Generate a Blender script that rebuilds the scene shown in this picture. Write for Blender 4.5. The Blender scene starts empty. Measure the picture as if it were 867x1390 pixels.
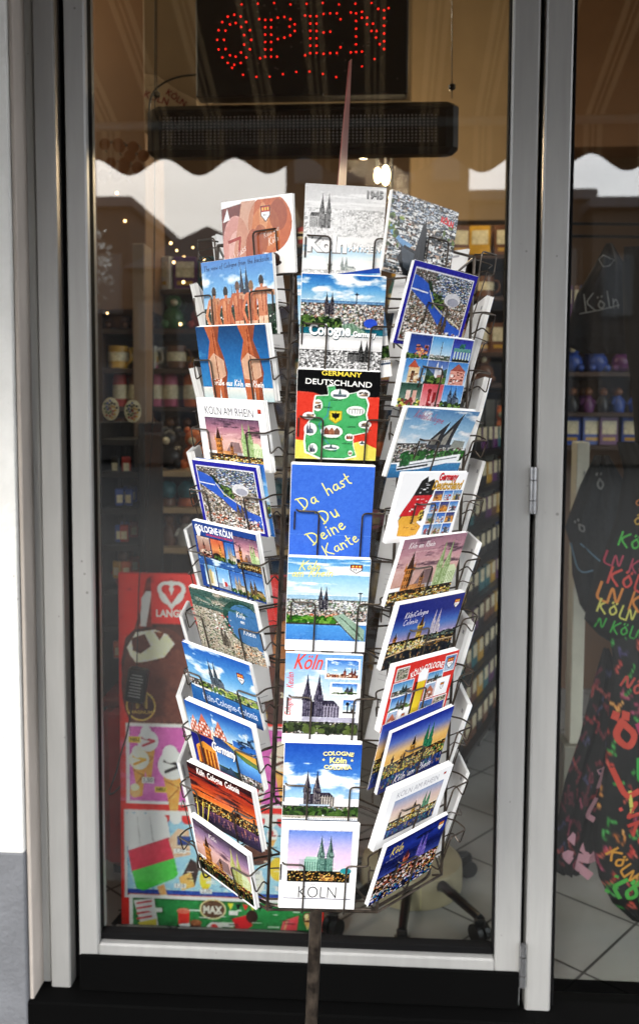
DEBUG = False
EXPO = 1.95
import bpy, math, random
import numpy as np
from mathutils import Vector, Matrix
D = bpy.data
scene = bpy.context.scene
COL = scene.collection
R = math.radians
rnd = random.Random(7)
F = 1230.0            # focal length in pixels of the 867 x 1390 photograph
CAMZ = 1.5
PSI, TH, ROLL = R(3.5), R(4.43), R(0.22)

# ------------------------------------------------------------------ camera
cam_d = D.cameras.new('camera'); cam = D.objects.new('camera', cam_d); COL.objects.link(cam); scene.camera = cam
CM = Matrix.Translation((0, 0, CAMZ)) @ Matrix.Rotation(PSI, 4, 'Z') @ Matrix.Rotation(R(90) - TH, 4, 'X') @ Matrix.Rotation(ROLL, 4, 'Z')
cam.matrix_world = CM
cam_d.sensor_fit = 'VERTICAL'; cam_d.sensor_height = 38.5; cam_d.sensor_width = 24
cam_d.lens = F / 1390 * 38.5
cam_d.shift_y = -45 / 1390
cam_d.clip_start = 0.02; cam_d.clip_end = 500
cam_d.dof.use_dof = True; cam_d.dof.focus_distance = 1.35; cam_d.dof.aperture_fstop = 5.6
CR, CU, CF = CM.col[0].to_3d(), CM.col[1].to_3d(), -CM.col[2].to_3d()
C0 = Vector((0, 0, CAMZ))
def ray(x, y): return CF + CR * ((x - 433.5) / F) - CU * ((y - 650) / F)
def at(x, y, Y):
    """point seen at photo pixel (x, y) on the upright plane that stands Y metres in front of the photographer"""
    d = ray(x, y); return C0 + d * (Y / d.y)
def on_floor(x, y, z):
    d = ray(x, y); return C0 + d * ((z - CAMZ) / d.z)
GLASS = 2.1

# ------------------------------------------------------------------ materials
def lin(c):
    c = np.asarray(c, dtype=np.float64)
    return np.where(c <= 0.04045, c / 12.92, ((c + 0.055) / 1.055) ** 2.4)
def hx(s):
    if not isinstance(s, str): return s
    s = s.lstrip('#'); return tuple(int(s[i:i + 2], 16) / 255 for i in (0, 2, 4))
MATS = {}
def mat(name, color=None, rough=0.5, metal=0.0, var=0.0, vscale=20, bump=0.0, bscale=60, emit=None, estr=0, stretch=(1, 1, 1), spec=0.5, col2=None, attr=False, coat=0.0, specks=0):
    if name in MATS: return MATS[name]
    m = D.materials.new(name); m.use_nodes = True; nt = m.node_tree; N = nt.nodes; L = nt.links
    b = N['Principled BSDF']
    b.inputs['Roughness'].default_value = rough; b.inputs['Metallic'].default_value = metal
    b.inputs['Specular IOR Level'].default_value = spec
    b.inputs['Coat Weight'].default_value = coat; b.inputs['Coat Roughness'].default_value = 0.08
    tc = N.new('ShaderNodeTexCoord'); mp = N.new('ShaderNodeMapping'); mp.inputs['Scale'].default_value = stretch
    L.new(tc.outputs['Object'], mp.inputs['Vector'])
    if attr:
        a = N.new('ShaderNodeAttribute'); a.attribute_name = 'Col'; src = a.outputs['Color']
        if var:
            n = N.new('ShaderNodeTexNoise'); n.inputs['Scale'].default_value = vscale; L.new(mp.outputs['Vector'], n.inputs['Vector'])
            r = N.new('ShaderNodeMapRange'); r.inputs['To Min'].default_value = 1 - var; r.inputs['To Max'].default_value = 1 + var * 0.6; L.new(n.outputs['Fac'], r.inputs['Value'])
            v = N.new('ShaderNodeVectorMath'); v.operation = 'SCALE'; L.new(src, v.inputs[0]); L.new(r.outputs['Result'], v.inputs['Scale']); src = v.outputs['Vector']
        L.new(src, b.inputs['Base Color'])
    else:
        c = tuple(hx(color))[:3] if isinstance(color, str) else tuple(color)
        if isinstance(color, str): c = tuple(lin(c))
        b.inputs['Base Color'].default_value = (*c, 1)
        if var or col2 is not None:
            n = N.new('ShaderNodeTexNoise'); n.inputs['Scale'].default_value = vscale; n.inputs['Detail'].default_value = 6; n.inputs['Roughness'].default_value = 0.62
            L.new(mp.outputs['Vector'], n.inputs['Vector'])
            r = N.new('ShaderNodeValToRGB'); L.new(n.outputs['Fac'], r.inputs['Fac'])
            c2 = c if col2 is None else tuple(lin(hx(col2)))
            r.color_ramp.elements[0].position = 0.32; r.color_ramp.elements[1].position = 0.68
            r.color_ramp.elements[0].color = (*[x * (1 - var) for x in c2], 1); r.color_ramp.elements[1].color = (*[min(1, x * (1 + var)) for x in c], 1)
            if specks:      # small dark chips and grime spots, scratched in irregular patches
                vo = N.new('ShaderNodeTexVoronoi'); vo.inputs['Scale'].default_value = 34; L.new(tc.outputs['Object'], vo.inputs['Vector'])
                n2 = N.new('ShaderNodeTexNoise'); n2.inputs['Scale'].default_value = 5; n2.inputs['Detail'].default_value = 3; L.new(tc.outputs['Object'], n2.inputs['Vector'])
                th = N.new('ShaderNodeMapRange'); th.inputs['From Min'].default_value = .52; th.inputs['From Max'].default_value = .7; th.inputs['To Min'].default_value = 0; th.inputs['To Max'].default_value = .13; L.new(n2.outputs['Fac'], th.inputs['Value'])
                lt = N.new('ShaderNodeMath'); lt.operation = 'LESS_THAN'; L.new(vo.outputs['Distance'], lt.inputs[0]); L.new(th.outputs['Result'], lt.inputs[1])
                sc_ = N.new('ShaderNodeMath'); sc_.operation = 'MULTIPLY'; sc_.inputs[1].default_value = specks; L.new(lt.outputs[0], sc_.inputs[0])
                mxs = N.new('ShaderNodeMix'); mxs.data_type = 'RGBA'; L.new(sc_.outputs[0], mxs.inputs[0]); L.new(r.outputs['Color'], mxs.inputs[6]); mxs.inputs[7].default_value = (.05, .045, .04, 1)
                L.new(mxs.outputs[2], b.inputs['Base Color'])
            else: L.new(r.outputs['Color'], b.inputs['Base Color'])
            r2 = N.new('ShaderNodeMapRange'); r2.inputs['To Min'].default_value = rough * 0.8; r2.inputs['To Max'].default_value = min(1, rough * 1.2); L.new(n.outputs['Fac'], r2.inputs['Value']); L.new(r2.outputs['Result'], b.inputs['Roughness'])
    if bump:
        n = N.new('ShaderNodeTexNoise'); n.inputs['Scale'].default_value = bscale; n.inputs['Detail'].default_value = 5; L.new(mp.outputs['Vector'], n.inputs['Vector'])
        bp = N.new('ShaderNodeBump'); bp.inputs['Strength'].default_value = bump; bp.inputs['Distance'].default_value = 0.004; L.new(n.outputs['Fac'], bp.inputs['Height']); L.new(bp.outputs['Normal'], b.inputs['Normal'])
    if emit is not None:
        e = tuple(lin(hx(emit))) if isinstance(emit, str) else emit
        b.inputs['Emission Color'].default_value = (*e, 1); b.inputs['Emission Strength'].default_value = estr
    MATS[name] = m; return m

print_m = mat('glossy_print', attr=True, rough=0.22, spec=0.35, var=0.04, vscale=30)
paper_m = mat('white_card_edges', '#eceae6', rough=0.75, var=0.05, vscale=90)
back_m = mat('card_back', attr=True, rough=0.8, var=0.05, vscale=25)
wire_m = mat('brown_black_wire', '#4e453c', rough=0.34, metal=0.55, var=0.3, vscale=60, col2='#2c2622')
alu_m = mat('grey_coated_aluminium', '#9d9d9b', rough=0.4, metal=0.15, var=0.06, vscale=7, stretch=(7, 7, 0.6), specks=.5, bump=0.05, bscale=120)
alu2_m = mat('grey_window_jamb', '#b4b4b0', rough=0.5, metal=0.1, specks=.7, var=0.1, vscale=12, stretch=(5, 5, 0.4), bump=0.08, bscale=100)
steel_m = mat('hinge_steel', '#b5b6b8', rough=0.25, metal=0.85, var=0.1, vscale=60)
rubber_m = mat('black_rubber_seal', '#060607', rough=0.85, spec=.15)
black_m = mat('black_plastic', '#111113', rough=0.35, var=0.2, vscale=30)
dark_m = mat('dark_metal', '#2a2a2b', rough=0.45, metal=0.3, var=0.2, vscale=30)

# ------------------------------------------------------------------ mesh builder
class MB:
    def __init__(s): s.v = []; s.f = []; s.c = []; s.mi = []; s.mats = []; s.M = None
    def mat(s, m):
        if m not in s.mats: s.mats.append(m)
        return s.mats.index(m)
    def add(s, vs, fs, m=None, c=(1, 1, 1)):
        o = len(s.v); k = 0 if m is None else s.mat(m)
        s.v += [tuple(p) for p in vs]; s.f += [tuple(i + o for i in f) for f in fs]; s.mi += [k] * len(fs)
        if len(c) == 3 and not hasattr(c[0], '__len__'): s.c += [tuple(c)] * len(vs)
        else: s.c += [tuple(x) for x in c]
        return s
    def box(s, a, b, m=None, c=(1, 1, 1), T=None):
        (x0, y0, z0), (x1, y1, z1) = a, b
        vs = [Vector(p) for p in ((x0, y0, z0), (x1, y0, z0), (x1, y1, z0), (x0, y1, z0), (x0, y0, z1), (x1, y0, z1), (x1, y1, z1), (x0, y1, z1))]
        if T is not None: vs = [T @ p for p in vs]
        return s.add(vs, [(0, 3, 2, 1), (4, 5, 6, 7), (0, 1, 5, 4), (1, 2, 6, 5), (2, 3, 7, 6), (3, 0, 4, 7)], m, c)
    def bbox(s, a, b, r=0.002, m=None, T=None):
        """box with small chamfers on its edges"""
        (x0, y0, z0), (x1, y1, z1) = a, b
        r = min(r, (x1 - x0) * .45, (y1 - y0) * .45, (z1 - z0) * .45)
        vs = []
        for z, i in ((z0, r), (z0 + r, 0), (z1 - r, 0), (z1, r)):
            xa, xb, ya, yb = x0 + i, x1 - i, y0 + i, y1 - i
            for p in ((xa + r, ya), (xb - r, ya), (xb, ya + r), (xb, yb - r), (xb - r, yb), (xa + r, yb), (xa, yb - r), (xa, ya + r)): vs.append(Vector((*p, z)))
        if T is not None: vs = [T @ p for p in vs]
        fs = [tuple(range(7, -1, -1)), tuple(range(24, 32))]
        for k in range(3):
            for j in range(8):
                a_, b_ = k * 8 + j, k * 8 + (j + 1) % 8; fs.append((a_, b_, b_ + 8, a_ + 8))
        return s.add(vs, fs, m)
    def tube(s, pts, r, n=8, m=None, cap=True, bend=0.0, closed=False, c=(1, 1, 1)):
        pts = [Vector(p) for p in pts]
        if bend: pts = roundp(pts, bend, 4)
        rr = r if hasattr(r, '__len__') else [r] * len(pts)
        vs = []; up = None; K = len(pts)
        for i, p in enumerate(pts):
            a = pts[i - 1] if (i or closed) else p; b = pts[(i + 1) % K] if (i < K - 1 or closed) else p
            t = (b - a).normalized() if (b - a).length > 1e-9 else Vector((0, 0, 1))
            if up is None: up = t.orthogonal().normalized()
            else:
                up = up - t * up.dot(t)
                up = up.normalized() if up.length > 1e-6 else t.orthogonal().normalized()
            w = t.cross(up)
            for k in range(n):
                q = 2 * math.pi * k / n; vs.append(p + (up * math.cos(q) + w * math.sin(q)) * rr[i])
        fs = []
        for i in range(K if closed else K - 1):
            for k in range(n):
                a0 = i * n; b0 = ((i + 1) % K) * n
                fs.append((a0 + k, a0 + (k + 1) % n, b0 + (k + 1) % n, b0 + k))
        if cap and not closed: fs += [tuple(range(n - 1, -1, -1)), tuple(range((K - 1) * n, K * n))]
        return s.add(vs, fs, m, c)
    def lathe(s, prof, n=16, m=None, T=None, c=(1, 1, 1)):
        vs = []; fs = []
        for (r, z) in prof:
            for k in range(n):
                q = 2 * math.pi * k / n; p = Vector((r * math.cos(q), r * math.sin(q), z)); vs.append(T @ p if T is not None else p)
        for i in range(len(prof) - 1):
            for k in range(n): fs.append((i * n + k, i * n + (k + 1) % n, (i + 1) * n + (k + 1) % n, (i + 1) * n + k))
        fs += [tuple(range(n - 1, -1, -1)), tuple(range((len(prof) - 1) * n, len(prof) * n))]
        return s.add(vs, fs, m, c)
    def prism(s, poly, y0, y1, m=None, T=None, c=(1, 1, 1)):
        """poly = (x, z) outline, counter-clockwise seen from -y, extruded from y0 to y1"""
        n = len(poly); vs = [Vector((x, y0, z)) for x, z in poly] + [Vector((x, y1, z)) for x, z in poly]
        if T is not None: vs = [T @ p for p in vs]
        fs = [tuple(range(n)), tuple(range(2 * n - 1, n - 1, -1))] + [(i, i + n, (i + 1) % n + n, (i + 1) % n) for i in range(n)]
        return s.add(vs, fs, m, c)
    def sphere(s, ctr, r, n=10, m=None, sc=(1, 1, 1), c=(1, 1, 1)):
        prof = [(max(1e-4, math.sin(math.pi * i / n)) * r, -math.cos(math.pi * i / n) * r) for i in range(n + 1)]
        T = Matrix.Translation(Vector(ctr)) @ Matrix.Diagonal((*sc, 1))
        return s.lathe(prof, n + 4, m, T, c)
    def build(s, name, m=None, parent=None, smooth=False, color=False):
        me = D.meshes.new(name); me.from_pydata(s.v, [], s.f)
        if m is not None and not s.mats: s.mats = [m]
        for k in s.mats: me.materials.append(k)
        if len(s.mats) > 1: me.polygons.foreach_set('material_index', s.mi)
        if color:
            a = me.color_attributes.new('Col', 'FLOAT_COLOR', 'POINT')
            c = np.ones((len(s.v), 4), dtype=np.float32); c[:, :3] = np.array(s.c, dtype=np.float32); a.data.foreach_set('color', c.ravel())
        if smooth:
            me.polygons.foreach_set('use_smooth', [True] * len(me.polygons))
            try: me.set_sharp_from_angle(angle=R(40))
            except Exception: pass
        me.update()
        o = D.objects.new(name, me); COL.objects.link(o)
        if parent is not None: o.parent = parent
        return o
def roundp(pts, r, n):
    out = [pts[0]]
    for i in range(1, len(pts) - 1):
        a, b, c = pts[i - 1], pts[i], pts[i + 1]
        ra = min(r, (a - b).length * .45); rc = min(r, (c - b).length * .45)
        p = b + (a - b).normalized() * ra; q = b + (c - b).normalized() * rc
        for k in range(n + 1):
            t = k / n; out.append(p * (1 - t) ** 2 + b * 2 * t * (1 - t) + q * t * t)
    out.append(pts[-1]); return out
def tag(o, label=None, cat=None, group=None, kind=None):
    if label: o['label'] = label
    if cat: o['category'] = cat
    if group: o['group'] = group
    if kind: o['kind'] = kind
    return o
def empty(name, loc=(0, 0, 0), label=None, cat=None, group=None):
    o = D.objects.new(name, None); COL.objects.link(o); o.location = loc; o.empty_display_size = 0.05
    return tag(o, label, cat, group)
def link_copy(o, parent=None):
    c = o.copy(); COL.objects.link(c); c.parent = parent
    for ch in list(o.children): link_copy(ch, c)
    return c

# ------------------------------------------------------------------ text as geometry
_txt = {}
def text_tris(s, bold=0.0, shear=0.0):
    key = (s, bold, shear)
    if key in _txt: return _txt[key]
    cu = D.curves.new('t', 'FONT'); cu.body = s; cu.resolution_u = 3; cu.offset = bold; cu.shear = shear; cu.fill_mode = 'FRONT'
    ob = D.objects.new('t', cu); COL.objects.link(ob)
    bpy.context.view_layer.update()
    dg = bpy.context.evaluated_depsgraph_get()
    me = D.meshes.new_from_object(ob.evaluated_get(dg))
    vs = [(v.co.x, v.co.y) for v in me.vertices]; fs = [tuple(p.vertices) for p in me.polygons]
    D.objects.remove(ob); D.curves.remove(cu); D.meshes.remove(me)
    xs = [v[0] for v in vs] or [0]; ys = [v[1] for v in vs] or [0]
    x0, x1 = min(xs), max(xs); y0, y1 = min(ys), max(ys)
    vs = [(x - (x0 + x1) / 2, y - (y0 + y1) / 2) for x, y in vs]
    _txt[key] = (vs, fs, x1 - x0, y1 - y0); return _txt[key]

# single-stroke handwriting, em box 0..1 wide, baseline 0, x-height .5, cap 1
HW = {
 'D': (.75, [[(.1, .95), (.25, 0)], [(0, .95), (.5, .85), (.7, .5), (.5, .12), (.12, 0)]]),
 'K': (.7, [[(.15, 1), (.1, 0)], [(.65, 1), (.13, .48), (.65, 0)]]),
 'T': (.7, [[(0, .95), (.7, 1)], [(.35, .97), (.3, 0)]]),
 'C': (.65, [[(.6, .85), (.35, 1), (.05, .6), (.1, .15), (.35, 0), (.6, .15)]]),
 'G': (.7, [[(.6, .85), (.35, 1), (.05, .6), (.1, .15), (.35, 0), (.6, .15), (.6, .45), (.38, .45)]]),
 'R': (.65, [[(.1, 0), (.15, 1), (.5, .95), (.55, .7), (.15, .5), (.6, 0)]]),
 'a': (.5, [[(.42, .45), (.2, .5), (.03, .25), (.15, .02), (.35, .12), (.42, .45), (.42, .08), (.5, .02)]]),
 'b': (.45, [[(.08, 1), (.05, 0)], [(.06, .3), (.25, .5), (.4, .28), (.25, .02), (.06, .06)]]),
 'c': (.4, [[(.38, .42), (.2, .5), (.04, .25), (.15, .02), (.38, .1)]]),
 'd': (.5, [[(.42, .42), (.2, .5), (.03, .25), (.15, .02), (.4, .12)], [(.45, 1), (.43, 0)]]),
 'e': (.45, [[(.05, .25), (.38, .32), (.3, .5), (.08, .42), (.05, .12), (.2, 0), (.42, .12)]]),
 'f': (.35, [[(.38, .95), (.22, .95), (.15, .7), (.12, -.2)], [(0, .5), (.32, .52)]]),
 'g': (.45, [[(.4, .45), (.2, .5), (.05, .25), (.2, .05), (.4, .2), (.4, .5), (.35, -.3), (.1, -.3)]]),
 'h': (.45, [[(.08, 1), (.05, 0)], [(.06, .3), (.25, .5), (.38, .35), (.4, 0)]]),
 'i': (.2, [[(.1, .5), (.1, .02)], [(.1, .7), (.12, .74)]]),
 'k': (.42, [[(.06, 1), (.05, 0)], [(.36, .5), (.07, .22), (.4, 0)]]),
 'l': (.2, [[(.1, 1), (.08, .1), (.18, 0)]]),
 'm': (.65, [[(.05, .5), (.05, 0)], [(.06, .35), (.2, .5), (.3, .35), (.3, 0)], [(.31, .35), (.46, .5), (.58, .35), (.58, 0)]]),
 'n': (.45, [[(.05, .5), (.05, 0)], [(.06, .3), (.22, .5), (.37, .35), (.38, 0)]]),
 'o': (.45, [[(.2, .5), (.04, .25), (.2, 0), (.4, .25), (.22, .5)]]),
 'r': (.35, [[(.06, .5), (.05, 0)], [(.06, .3), (.2, .48), (.34, .45)]]),
 's': (.38, [[(.34, .45), (.15, .5), (.08, .36), (.3, .18), (.2, 0), (.03, .06)]]),
 't': (.35, [[(.16, .85), (.14, .1), (.3, 0)], [(0, .52), (.34, .56)]]),
 'u': (.45, [[(.05, .5), (.06, .1), (.2, 0), (.36, .15), (.38, .5)], [(.38, .5), (.4, 0)]]),
 'v': (.4, [[(.02, .5), (.18, 0), (.38, .5)]]), 'w': (.6, [[(.02, .5), (.14, 0), (.3, .4), (.42, 0), (.58, .5)]]),
 'N': (.7, [[(.05, 0), (.1, 1), (.55, 0), (.62, 1)]]), 'L': (.5, [[(.12, 1), (.05, .05), (.5, 0)]]), ' ': (.3, []), '1': (.3, [[(0, .8), (.2, 1), (.2, 0)]]), 'V': (.6, [[(0, 1), (.28, 0), (.6, 1)]]), '!': (.2, [[(.1, 1), (.1, .3)], [(.1, .05), (.1, 0)]]), 'E': (.6, [[(.55, 1), (.1, 1), (.05, 0), (.55, 0)], [(.1, .5), (.5, .5)]]),
}
HW['ö'] = (.45, HW['o'][1] + [[(.1, .72), (.12, .76)], [(.3, .72), (.32, .76)]])
HW['ü'] = (.45, HW['u'][1] + [[(.1, .72), (.12, .76)], [(.3, .72), (.32, .76)]])
HW['ß'] = (.45, [[(.05, 0), (.08, .85), (.25, 1), (.36, .8), (.2, .55), (.4, .3), (.25, 0), (.12, .05)]])
HW['Ö'] = (.75, [[(.35, .8), (.05, .4), (.35, 0), (.68, .4), (.35, .8)], [(.2, .97), (.23, 1.03)], [(.48, .97), (.5, 1.03)]])
def hw_tris(s, w=0.07, slant=0.15):
    vs = []; fs = []; x = 0
    for ch in s:
        adv, st = HW[ch] if ch in HW else HW['i']
        for p in st:
            P = [Vector((x + a + slant * b, b)) for a, b in p]
            if len(P) > 2: P = roundp(P, .3, 4)
            o = len(vs)
            for i, q in enumerate(P):
                t = (P[min(i + 1, len(P) - 1)] - P[max(i - 1, 0)]).normalized(); nn = Vector((-t.y, t.x)) * w / 2
                e = Vector((0, 0))
                if i == 0: e = -t * w / 2
                if i == len(P) - 1: e = t * w / 2
                vs += [tuple(q + nn + e), tuple(q - nn + e)]
            for i in range(len(P) - 1): fs.append((o + 2 * i, o + 2 * i + 1, o + 2 * i + 3, o + 2 * i + 2))
        x += adv + .1
    xs = [v[0] for v in vs]; ys = [v[1] for v in vs]
    cx, cy = (min(xs) + max(xs)) / 2, (min(ys) + max(ys)) / 2
    return [(a - cx, b - cy) for a, b in vs], fs, max(xs) - min(xs), max(ys) - min(ys)
# ------------------------------------------------------------------ printed artwork (printed colour per vertex of a fine grid)
class Art:
    def __init__(s, gw, gh, bg='#ffffff', seed=0):
        s.gw, s.gh = gw, gh; s.W, s.H = gw * 2, gh * 2
        s.a = np.ones((s.H, s.W, 3)) * np.array(hx(bg)); s.texts = []; s.detail = True; s.satur = .86; s.ink = .14; s.rs = np.random.RandomState(seed)
        s.by = 1.0; s.vp = (0, 0, 1, 1)
    def base(s, by): s.by = by; s.vp = (0, 0, 1, by); return s
    def sub(s, x0, y0, x1, y1): s.vp = (x0, y0 * s.by, x1, y1 * s.by); return s
    def full(s): s.vp = (0, 0, 1, s.by); return s
    def X(s, x): return (s.vp[0] + x * (s.vp[2] - s.vp[0])) * s.W
    def Y(s, y): return (s.vp[1] + y * (s.vp[3] - s.vp[1])) * s.H
    def rect(s, x0, y0, x1, y1, c, al=1):
        a, b, d, e = [int(round(v)) for v in (s.X(x0), s.Y(y0), s.X(x1), s.Y(y1))]
        a, b = max(a, 0), max(b, 0)
        if d <= a or e <= b: return s
        s.a[b:e, a:d] = s.a[b:e, a:d] * (1 - al) + np.array(hx(c)) * al; return s
    def grad(s, y0, y1, stops, x0=0, x1=1):
        a, b, d, e = [int(round(v)) for v in (s.X(x0), s.Y(y0), s.X(x1), s.Y(y1))]
        if e <= b or d <= a: return s
        t = np.linspace(0, 1, e - b); cs = np.array([hx(c) for c in stops]); k = np.linspace(0, 1, len(stops))
        g = np.stack([np.interp(t, k, cs[:, i]) for i in range(3)], 1); s.a[b:e, a:d] = g[:, None, :]; return s
    def noise(s, h, w, fx, fy, octv=4):
        out = np.zeros((h, w)); amp = 1; tot = 0
        for o in range(octv):
            gx, gy = max(2, int(fx * 2 ** o)) + 2, max(2, int(fy * 2 ** o)) + 2
            g = s.rs.rand(gy, gx); yy = np.linspace(0, gy - 1.001, h); xx = np.linspace(0, gx - 1.001, w)
            yi, xi = yy.astype(int), xx.astype(int); fy_, fx_ = yy - yi, xx - xi
            fy_ = fy_ * fy_ * (3 - 2 * fy_); fx_ = fx_ * fx_ * (3 - 2 * fx_)
            A = g[yi][:, xi]; B = g[yi][:, xi + 1]; C_ = g[yi + 1][:, xi]; D_ = g[yi + 1][:, xi + 1]
            out += amp * ((A * (1 - fx_) + B * fx_) * (1 - fy_)[:, None] + (C_ * (1 - fx_) + D_ * fx_) * fy_[:, None]); tot += amp; amp *= .55
        return out / tot
    def clouds(s, y0, y1, c='#ffffff', cover=.5, fx=3, fy=3, x0=0, x1=1, soft=.18, al=.95):
        a, b, d, e = [int(round(v)) for v in (s.X(x0), s.Y(y0), s.X(x1), s.Y(y1))]
        if e - b < 2 or d - a < 2: return s
        n = s.noise(e - b, d - a, fx, fy); k = np.clip((n - (1 - cover)) / soft, 0, 1)[:, :, None] * al
        s.a[b:e, a:d] = s.a[b:e, a:d] * (1 - k) + np.array(hx(c)) * k; return s
    def poly(s, pts, c, al=1):
        P = np.array([(s.X(x), s.Y(y)) for x, y in pts]); x0, y0 = np.floor(P.min(0)).astype(int); x1, y1 = np.ceil(P.max(0)).astype(int) + 1
        x0, y0, x1, y1 = max(x0, 0), max(y0, 0), min(x1, s.W), min(y1, s.H)
        if x1 <= x0 or y1 <= y0: return s
        m = np.zeros((y1 - y0, x1 - x0))
        for oy in (.25, .75):
            for ox in (.25, .75):
                xx, yy = np.meshgrid(np.arange(x0, x1) + ox, np.arange(y0, y1) + oy); ins = np.zeros(xx.shape, bool)
                for i in range(len(P)):
                    (ax, ay), (bx, by) = P[i], P[i - 1]
                    if ay == by: continue
                    ins ^= ((ay > yy) != (by > yy)) & (xx < (bx - ax) * (yy - ay) / (by - ay) + ax)
                m += ins * .25
        m = m[:, :, None] * al; s.a[y0:y1, x0:x1] = s.a[y0:y1, x0:x1] * (1 - m) + np.array(hx(c)) * m; return s
    def ell(s, cx, cy, rx, ry, c, al=1, n=28, rot=0):
        asp = (s.vp[2] - s.vp[0]) * s.W / ((s.vp[3] - s.vp[1]) * s.H)
        q = [(math.cos(i * 2 * math.pi / n) * rx, math.sin(i * 2 * math.pi / n) * ry) for i in range(n)]
        cr, sr = math.cos(rot), math.sin(rot)
        return s.poly([(cx + a * cr - b / asp * sr, cy + a * asp * sr + b * cr) for a, b in q], c, al)
    def line(s, pts, w, c, al=1):
        asp = (s.vp[3] - s.vp[1]) * s.H / ((s.vp[2] - s.vp[0]) * s.W)
        for (x0, y0), (x1, y1) in zip(pts[:-1], pts[1:]):
            dx, dy = x1 - x0, (y1 - y0) * asp; L = math.hypot(dx, dy) or 1e-6; nx, ny = -dy / L * w / 2, dx / L * w / 2 / asp
            s.poly([(x0 + nx, y0 + ny), (x1 + nx, y1 + ny), (x1 - nx, y1 - ny), (x0 - nx, y0 - ny)], c, al); s.ell(x1, y1, w / 2, w / 2 / asp, c, al, 10)
        return s
    def speckle(s, x0, y0, x1, y1, cols, n=300, sw=.03, sh=.03, al=.9):
        cols = [hx(c) for c in cols]
        if n > 100: n = int(n * 1.9); sw *= .72; sh *= .62
        ys = np.sort(s.rs.rand(n)) * (y1 - y0) + y0
        for y in ys:
            x = x0 + s.rs.rand() * (x1 - x0); w = sw * (.3 + s.rs.rand()); h = sh * (.3 + s.rs.rand())
            s.rect(x, y, min(x + w, x1), min(y + h, y1), cols[s.rs.randint(len(cols))], al)
        return s
    def city(s, y0, y1, kind='day', n=420, x0=0, x1=1, sz=.03):
        P = {'day': ['#d8d2c8', '#8f7f78', '#b8aca4', '#5a5552', '#7f8fa0', '#e8e4dc', '#3d4144', '#a8705a', '#4f6a3c', '#c9c0b4'],
             'bw': ['#e6e6e6', '#8b8b8b', '#b8b8b8', '#5d5d5d', '#d0d0d0', '#3e3e3e', '#f2f2f2', '#a0a0a0'],
             'pale': ['#f0f0f0', '#c8c8c8', '#dadada', '#bcbcbc', '#e8e8e8', '#a8a8a8', '#fafafa'],
             'night': ['#1a1410', '#3b2616', '#0d0c10', '#e0962c', '#7c4a18', '#f4c860', '#241a18', '#120e10', '#b06a20', '#2a2018'],
             'green': ['#6c7c62', '#8b8a7c', '#4c5a48', '#a89c8c', '#c4c0b4', '#3c4840', '#76644f', '#94a07c'],
             'aer': ['#d8d0c4', '#4c4640', '#b09a86', '#74685c', '#e0d8cc', '#5c5048', '#94846f', '#5c664c', '#c0b6a8', '#34302c', '#a8705a', '#8f9aa6']}[kind]
        s.rect(x0, y0, x1, y1, P[3] if kind != 'night' else '#15100e'); return s.speckle(x0, y0, x1, y1, P, n, sz, sz * 1.1)
    def trees(s, y0, y1, cols=('#2f4a22', '#4c6c30', '#1f331a', '#6b8a3c'), x0=0, x1=1, n=70, r=.03):
        cols = [hx(c) for c in cols]; ys = np.sort(s.rs.rand(n)) * (y1 - y0) + y0
        for y in ys: s.ell(x0 + s.rs.rand() * (x1 - x0), y, r * (.5 + s.rs.rand()), r * (.5 + s.rs.rand()), cols[s.rs.randint(len(cols))], .9, 9)
        return s
    def water(s, y0, y1, c0='#2f66b8', c1='#24508c', x0=0, x1=1, hl=None, n=30):
        s.grad(y0, y1, [c0, c1], x0, x1)
        for _ in range(n):
            y = y0 + s.rs.rand() * (y1 - y0); x = x0 + s.rs.rand() * (x1 - x0); s.rect(x, y, min(x1, x + .12 * s.rs.rand()), y + .006, hl or '#6d9ad2', .35)
        return s
    def dom(s, x, yb, h, dk='#3a3640', lt='#8d8894', nave=1, asp=1.35, wd=1.0, glow=None):
        """cathedral with two spires: x centre of the pair, yb foot, h height in y units"""
        u = h / asp * wd
        if nave:
            a, b = (x, x + nave * .85 * u)
            x0, x1 = min(a, b), max(a, b)
            s.poly([(x0, yb), (x0, yb - .33 * h), (x0 + .06 * u, yb - .43 * h), (x1 - .14 * u, yb - .43 * h), (x1, yb - .3 * h), (x1, yb)], lt)
            s.poly([(x0, yb - .33 * h), (x0 + .06 * u, yb - .43 * h), (x1 - .14 * u, yb - .43 * h), (x1, yb - .3 * h)], dk if not glow else lt)
            k = 9
            for i in range(k):
                xx = x0 + (i + .5) / k * (x1 - x0); s.rect(xx - .012 * u, yb - .29 * h, xx + .016 * u, yb - .04 * h, dk, .75)
                s.poly([(xx - .035 * u, yb - .3 * h), (xx - .018 * u, yb - .38 * h), (xx, yb - .3 * h)], lt)
        for sx in (-1, 1):
            c = x + sx * .135 * u; w = .1 * u
            s.poly([(c - w, yb), (c - w, yb - .45 * h), (c - w * .75, yb - .62 * h), (c - w * .3, yb - .8 * h), (c, yb - h), (c + w * .3, yb - .8 * h), (c + w * .75, yb - .62 * h), (c + w, yb - .45 * h), (c + w, yb)], dk)
            s.poly([(c - w * .95, yb), (c - w * .95, yb - .44 * h), (c - w * .1, yb - .86 * h), (c - w * .25, yb)], lt, .55)
            for q in (-1, -.35, .35, 1):
                s.poly([(c + q * w - .022 * u, yb - .42 * h), (c + q * w, yb - .58 * h), (c + q * w + .022 * u, yb - .42 * h)], dk)
            for q in (-.5, .15, .7):
                for r0, r1 in ((.08, .2), (.24, .4), (.46, .54)): s.rect(c + q * w - .014 * u, yb - r1 * h, c + q * w + .014 * u, yb - r0 * h, lt if q > 0 else dk, .6)
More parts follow.
